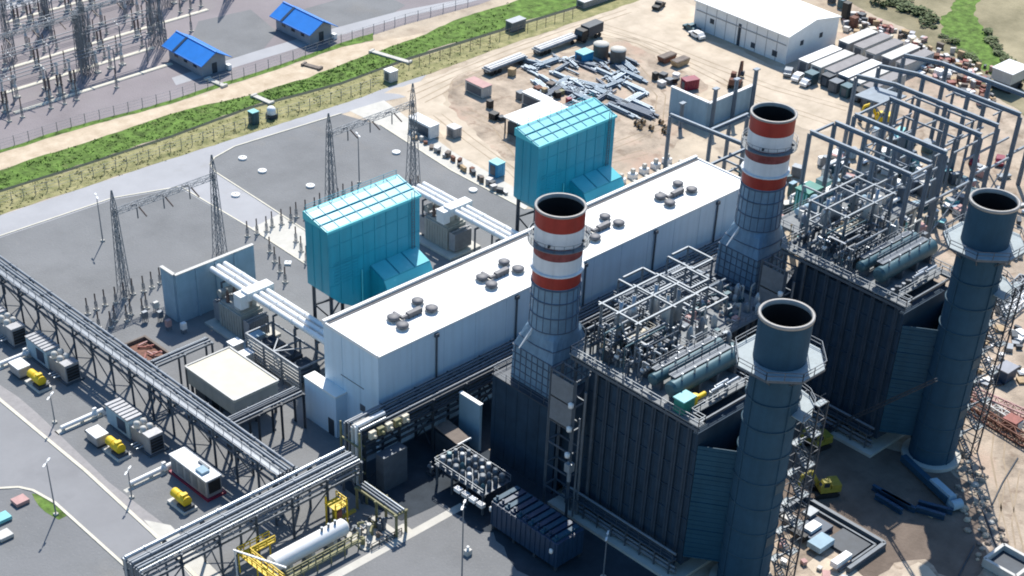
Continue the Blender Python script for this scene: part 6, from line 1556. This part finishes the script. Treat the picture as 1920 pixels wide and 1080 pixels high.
# ---------------- clutter under the steel frame ----------------
rnd = random.Random(91)
cols = ['white', 'offwhite', 'fire_wall', 'white', 'steel_light', 'pink', 'drum', 'white', 'galv', 'aqua', 'steel']
for k in range(150):
    x, y = rnd.uniform(98, 156), rnd.uniform(-16, 18)
    s_ = rnd.uniform(.7, 2.8); crate(x, y, s_, rnd.uniform(.9, 2.4), rnd.uniform(.5, 2.6), rnd.choice(cols), 'packing_case', 'pale packing case crowded under the unfinished steel frame', 'packing case', 'packing cases under the steel frame', rnd.choice(cols), rnd.choice([0, 0, .3, -.4]))
for (x, y, c_, lb) in ((157.5, -3.0, 'maroon', 'dark red vehicle under the far bays of the steel frame, left one'), (161.5, -6.5, 'maroon', 'dark red vehicle under the far bays of the steel frame, right one')):
    car(x, y, .5, c_, lb)
for k in range(4):
    x, y = 136+k*5.2, -3+k*4.2; t = thing('cable_reel_rack', (x, y, 0), 'dark teal machine with a sloping cover under the steel frame', 'machine', 'teal machines under the steel frame')
    mb = MB(); mb.loft([[(x,y,.1),(x+3.4,y,.1),(x+3.4,y+2.2,.1),(x,y+2.2,.1)],[(x+.3,y+.2,2.4),(x+2.6,y+.2,2.0),(x+2.6,y+2,2.0),(x+.3,y+2,2.4)]]); mb.build('cover', 'drum' if k % 2 else 'bundle_c', t); mb = MB(); mb.box(x-.2, x+3.6, y-.2, y+2.4, .012, .098); mb.build('base', 'steel_dark', t)
p = W(1650, 232); excavator(p.x, p.y, 2.4, 'yellow', 'yellow loader half hidden behind the beams of the steel frame', .8)
p = W(1640, 200); t = thing('red_post', (p.x, p.y, 0), 'red-brown tall drum beside the left column of the steel frame', 'drum'); mb = MB(); mb.lathe(p.x-.5, p.y, [(.8,.02),(.8,3.6),(.5,3.9),(.01,3.95)], 14); mb.build('shell', 'rust', t); mb = MB(); mb.lathe(p.x-.5, p.y, [(.82,1.2),(.88,1.2),(.88,1.4),(.82,1.4)], 14); mb.build('hoop', 'brown_box', t)
# debris field beyond
for k in range(230):
    u = rnd.random(); px = 1590+u*260+rnd.uniform(-10, 30); py = 34+u*112+rnd.uniform(-14, 60)*(.5+u*.5)
    p = W(px, py); s_ = rnd.uniform(.4, 1.5)
    if p.x < 158: continue
    crate(p.x, p.y, s_, rnd.uniform(.5, 1.8), rnd.uniform(.3, 1.5), rnd.choice(['brown_box', 'pink', 'wood', 'offwhite', 'rust', 'vent_grey', 'steel_dark', 'white', 'red_oxide', 'beige']), 'debris_pallet', 'small weathered pallet load in the debris field beyond the steel frame', 'pallet', 'pallet loads in the debris field', None, rnd.uniform(0, 3))
t = thing('white_house', (192, 13, 0), 'white flat-roofed cabin on dark machinery at the edge of the scrub, top right', 'cabin')
mb = MB(); mb.box(191.5, 198, 11, 16, 2.2, 4.6); b_ = mb.build('cabin', 'offwhite', t); mb = MB(); mb.box(191.3, 198.2, 10.8, 16.2, 4.604, 4.8); mb.build('roof', 'white', b_)
mb = MB(); mb.box(192, 197.5, 11.5, 15.5, .3, 2.19); mb.build('undercarriage', 'steel_dark', t)
mb = MB()
for (x, y) in ((192.6, 11.2), (196.8, 11.2), (192.6, 15.8), (196.8, 15.8)): mb.cyl((x, y-.25, .6), (x, y+.25, .6), .6, n=12)
mb.build('wheels', 'tyre', t)
# bushes at the edge of the scrub
def bush(x, y, r, h, label, grp, seed, nleaf=260):
    rr = random.Random(seed); t = thing('bush', (x, y, 0), label, 'bush', grp)
    mb = MB()
    blobs = [(rr.uniform(-.6, .6)*r, rr.uniform(-.6, .6)*r, rr.uniform(.3, .75)*h, rr.uniform(.3, .55)*r) for _ in range(6)]
    for k in range(nleaf):
        bx, by, bz, br = rr.choice(blobs); v = Vector((rr.gauss(0, 1), rr.gauss(0, 1), rr.gauss(0, .8))).normalized()*br*rr.uniform(.6, 1.1)
        c = Vector((x+bx, y+by, bz))+v; a = Vector((rr.gauss(0, 1), rr.gauss(0, 1), rr.gauss(0, 1))).normalized(); b = a.cross(Vector((0, .3, 1))).normalized(); s_ = rr.uniform(.12, .3)
        mb.add([c-a*s_-b*s_*.6, c+a*s_-b*s_*.6, c+a*s_+b*s_*.6, c-a*s_+b*s_*.6], [(0, 1, 2, 3)])
    mb.build('foliage', 'leaf_a', t)
    mb = MB()
    for bx, by, bz, br in blobs: mb.cyl((x, y, 0), (x+bx*.8, y+by*.8, bz), .12, .03, n=6)
    mb.build('stem', 'bark', t)
    return t
bs = [bush(0, 0, 2.0, 2.4, 'dark green bush at the edge of the scrub field, top right', 'bushes at the edge of the scrub', 5), bush(0, 0, 1.4, 1.5, 'low dark bush at the edge of the scrub field, top right', 'low bushes at the edge of the scrub', 9, 160)]
ub = [True, True]
for k, (px, py) in enumerate(((1640,6),(1655,12),(1672,10),(1690,14),(1704,20),(1716,24),(1728,28),(1745,36),(1680,4),(1700,8),(1852,62),(1860,76),(1868,90),(1878,104),(1888,118),(1898,130),(1908,144),(1770,70),(1785,80),(1800,96),(1815,108),(1828,118),(1735,44),(1752,52))):
    p = W(px, py); i = k % 2
    if ub[i]: bs[i].location = p; ub[i] = False
    else:
        o = dup(bs[i], p, rz=rnd.uniform(0, 6)); q = rnd.uniform(.7, 1.5); o.scale = (q*1.3, q*1.1, q*rnd.uniform(.35, .6))

# ---------------- right edge and lower right ----------------
def lattice_piece(a, b, w_, material, label, grp=None, n=7):
    t = thing('boom_section', a, label, 'crane boom', grp)
    mb = MB(); mb.lattice(a, b, w_, w_, n, .16); mb.build('lattice', material, t)
    mb = MB(); d_ = (Vector(b)-Vector(a)).normalized()
    for e in (Vector(a), Vector(b)): mb.bar(e-d_*.12, e+d_*.12, w_*1.1, w_*1.1)
    mb.build('end_frame', material, t)
p, q = W(1812, 742), W(1925, 792); lattice_piece((p.x, p.y, .9), (q.x, q.y, .9), 1.5, 'pink', 'pink-red lattice boom section lying at the right edge, upper one')
p, q = W(1810, 768), W(1925, 838); lattice_piece((p.x, p.y, .9), (q.x, q.y, .9), 1.4, 'rust', 'red-brown lattice boom section lying below the pink one')
p, q = W(1840, 762), W(1910, 806); lattice_piece((p.x, p.y, .8), (q.x, q.y, .8), 1.2, 'offwhite', 'off-white lattice boom section between the two red ones')
p = W(1900, 812); crate(p.x, p.y, 2.2, 2.4, 1.6, 'red_oxide', 'crane_weight', 'orange-red block lying on the red-brown boom section', 'counterweight')
for k, (a, b) in enumerate((((1872,588),(1925,545)), ((1880,600),(1930,560)), ((1868,576),(1915,530)))):
    p, q = W(*a), W(*b); lattice_piece((p.x, p.y, .9), (q.x, q.y, .9), 1.3, ['steel_light', 'white', 'galv'][k], 'pale lattice truss lying on the sand at the right edge', 'pale trusses at the right edge')
p = W(1880, 715); t = thing('generator_set', (p.x, p.y, 0), 'dark blue generator with a pale blue roof near the right edge', 'generator')
mb = MB(); mb.box(p.x-1, p.x+2.2, p.y-1, p.y+1.4, .4, 2.4); mb.build('body', 'navy', t); mb = MB(); mb.box(p.x-1.1, p.x+2.3, p.y-1.1, p.y+1.5, 2.404, 2.55); mb.build('roof', 'hut_wall', t); mb = MB(); mb.box(p.x-1, p.x+2.2, p.y-.8, p.y+1.2, .02, .396); mb.build('skid', 'black', t)
rnd = random.Random(17)
for k in range(46):
    px, py = 1835+rnd.uniform(0, 90), 625+rnd.uniform(-5, 100)
    if k > 30: px, py = 1880+rnd.uniform(0, 45), 380+rnd.uniform(0, 120)
    p = W(px, py); crate(p.x, p.y, rnd.uniform(.5, 2.2), rnd.uniform(.4, 1.4), rnd.uniform(.3, 1.0), rnd.choice(['white', 'offwhite', 'white', 'galv', 'wood', 'steel_dark', 'white']), 'material_pack', 'white or pale pack of materials spread on the sand at the right edge', 'pack', 'packs of materials at the right edge', None, rnd.uniform(0, 3))
# stones and scraps along the shaded edge
for k in range(70):
    u = rnd.random(); px = 1800+u*70+rnd.uniform(-38, 30); py = 850+u*190+rnd.uniform(-14, 14)
    p = W(px, py); r = rnd.uniform(.2, .62); o = thing('boulder', (p.x, p.y, 0), 'pale boulder or lump of rubble in the strip beside the cable, lower right', 'boulder', 'rubble beside the cable')
    mb = MB(); ring = []
    for z, f in ((.0, 1.0), (.35, 1.05), (.7, .7)):
        ring.append([(p.x+r*f*math.cos(a*1.0472)*rnd.uniform(.75, 1.15), p.y+r*f*math.sin(a*1.0472)*rnd.uniform(.75, 1.15), .01+z*r*rnd.uniform(.8, 1.1)) for a in range(6)])
    mb.loft(ring); mb.build('rock', rnd.choice(['beige_wall', 'track', 'brown_box', 'track', 'dirt', 'dirt']), o)
def ground_cable(pts, r, label):
    P = [W(*q)+Vector((0, 0, r)) for q in pts]; mb = MB()
    for a, b in zip(P, P[1:]): mb.cyl(a, b, r, n=6)
    mb2 = mb.build('ground_cable', 'steel_dark', at=P[0]); tag(mb2, label, 'cable')
ground_cable([(1808,828),(1822,880),(1840,950),(1862,1010),(1880,1060)], .14, 'dark cable snaking down the sand beside the rubble strip, lower right')
ground_cable([(1908,860),(1880,905),(1856,955)], .12, 'thin dark cable slanting across the bright sand to the longer cable')
ground_cable([(1826,1025),(1795,1085)], .14, 'grey hose running to the bottom edge near the framed basin')
t = thing('framed_basin', (50, -80, 0), 'square basin with a white rim and dark inside, bottom right corner', 'basin')
x0, x1, y0, y1 = 47.8, 52.8, -83.5, -78.2
mb = MB()
for (a, b) in (((x0,y0),(x1,y0)),((x1,y0),(x1,y1)),((x1,y1),(x0,y1)),((x0,y1),(x0,y0))): mb.bar((*a, .75), (*b, .75), .5, 1.4)
mb.build('rim', 'offwhite', t); mb = MB(); mb.box(x0+.26, x1-.26, y0+.26, y1-.26, .02, .5); mb.build('bottom', 'steel_dark', t)
# long duct section lying in the shade
t = thing('duct_section', (57, -61, 0), 'pale blue-grey crane boom section lying in the shade with a rounded end', 'boom section')
mb = MB(); mb.bar((59.9,-55.2,1.0), (56.0,-66.4,1.0), 1.0, 1.0); mb.build('tube', 'stack_blue', t); mb = MB(); mb.loft([[(57.4,-61.5,.3),(59.0,-62.0,.3),(57.4,-67.2,.3),(55.5,-66.8,.3)],[(57.3,-61.9,1.9),(58.6,-62.3,1.7),(57.1,-66.9,1.7),(55.9,-66.5,1.9)]]); mb.build('hood', 'fire_wall', t); mb = MB(); mb.cyl((55.2,-67.4,.9), (56.9,-68.0,.9), .8, n=16); mb.build('end_drum', 'fire_wall', t)
for k, (a, b) in enumerate((((1635,918),(1705,958)), ((1650,928),(1715,962)), ((1640,935),(1690,965)), ((1720,948),(1785,965)), ((1715,958),(1770,975)))):
    p, q = W(*a), W(*b); o = thing('blue_girder', p, 'dark blue girder lying in the shaded dirt, lower right', 'girder', 'dark blue girders in the shade')
    mb = MB(); mb.ibeam((p.x, p.y, .55), (q.x, q.y, .55), .6, .9); mb.build('girder', 'blue_tarp', o); mb = MB(); m_ = p.lerp(q, .5); mb.box(m_.x-.3, m_.x+.3, m_.y-.7, m_.y+.7, .02, .1); mb.build('packer', 'wood', o)
p = W(1545, 925); excavator(p.x, p.y, 2.6, 'shade_dulled_yellow', 'yellow excavator in the shade beside the stair tower, nearer one', .8)
p = W(1530, 838); excavator(p.x, p.y, 2.9, 'shade_dulled_yellow', 'yellow excavator at the foot of the far boiler, farther one', .6)
# concrete pit with machinery at the foot of the near chimney
t = thing('excavated_pit', (34, -58, 0), 'steel-framed pit with white and blue plates beside the near stair tower, bottom right', 'pit')
x0, x1, y0, y1 = 28.6, 40.4, -66.0, -51.0
mb = MB()
for (a, b) in (((x1,y0),(x1,y1)), ((x0+3,y0),(x1,y0)), ((x0+6,y1),(x1,y1))): mb.bar((*a, .5), (*b, .5), .6, 1.0); mb.bar((a[0]-.9, a[1]+.9, .3), (b[0]-.9, b[1]+.9 if a[0] != b[0] else b[1], .3), .3, .5)
mb.build('edge_beam', 'steel', t)
mb = MB(); mb.box(x1-6.0, x1-1.4, y0+1.4, y0+6.5, .02, .5); mb.build('slab', 'steel_dark', t)
mb = MB(); mb.box(x1-7.5, x1-2.5, y0+7.5, y0+11.0, .02, .9); mb.build('slab', 'navy', t)
for k, (a, b, l, w_, c_) in enumerate(((31.4,-61,3.4,2.4,'fire_wall'), (33.6,-57.6,2.6,1.6,'white'), (30.4,-64.8,3.6,1.2,'white'), (36.4,-55.2,2.2,1.6,'galv'), (33.2,-54,1.6,1.8,'offwhite'), (31.8,-57.8,.9,2.6,'black'))):
    mb = MB(); mb.box(a, a+l, b, b+w_, .92 if k in (3,) else .55, 1.5); mb.build('plate', c_, t)
sheet('sand_patch', [(27.5,-69.5),(32.5,-69.5),(34,-64),(31.5,-60.5),(28.5,-60.8),(26.5,-65)], .03, 'haul_road', rag=.5)
sheet('sand_patch', pix((1690,1080),(1700,1065),(1722,1054),(1740,1062),(1760,1085),(1730,1140),(1690,1120)), .03, 'haul_road')
for k in range(9):
    x, y = 26.4+rnd.uniform(0, 3), -72+k*2.2; crate(x, y, rnd.uniform(.6, 1.6), rnd.uniform(.6, 1.3), rnd.uniform(.4, 1.1), rnd.choice(['white', 'offwhite', 'galv', 'pink']), 'material_pack', 'pale pack stacked between the near chimney and the pit', 'pack', 'packs at the foot of the near chimney', None, rnd.uniform(0, 2))
t = thing('long_boom', (60, -35, 0), 'long thin dark boom slanting across the face of the far boiler', 'crane boom')
a, b = Vector((57.5, -45.5, 1.8)), Vector((60.5, -61.0, 20.5))
p = W(1548, 812); a = Vector((p.x, p.y, .6))
def raypt(px, py, Y):
    d = RT*((px-960)/F_PX)-UP*((py-CY)/F_PX)+_d; C = Vector((CAM_X, CAM_Y, CAM_H)); return C+d*((Y-C.y)/d.y)
b = raypt(1755, 712, -62.5)
mb = MB(); mb.lattice(a, b, .55, .4, 16, .08); mb.build('lattice', 'steel_dark', t); mb = MB(); mb.box(a.x-.9, a.x+.9, a.y-.9, a.y+.9, .02, 1.0); mb.build('base', 'steel_dark', t)
t2 = None
for o in list(bpy.data.objects):
    if '_w' in o: del o['_w']
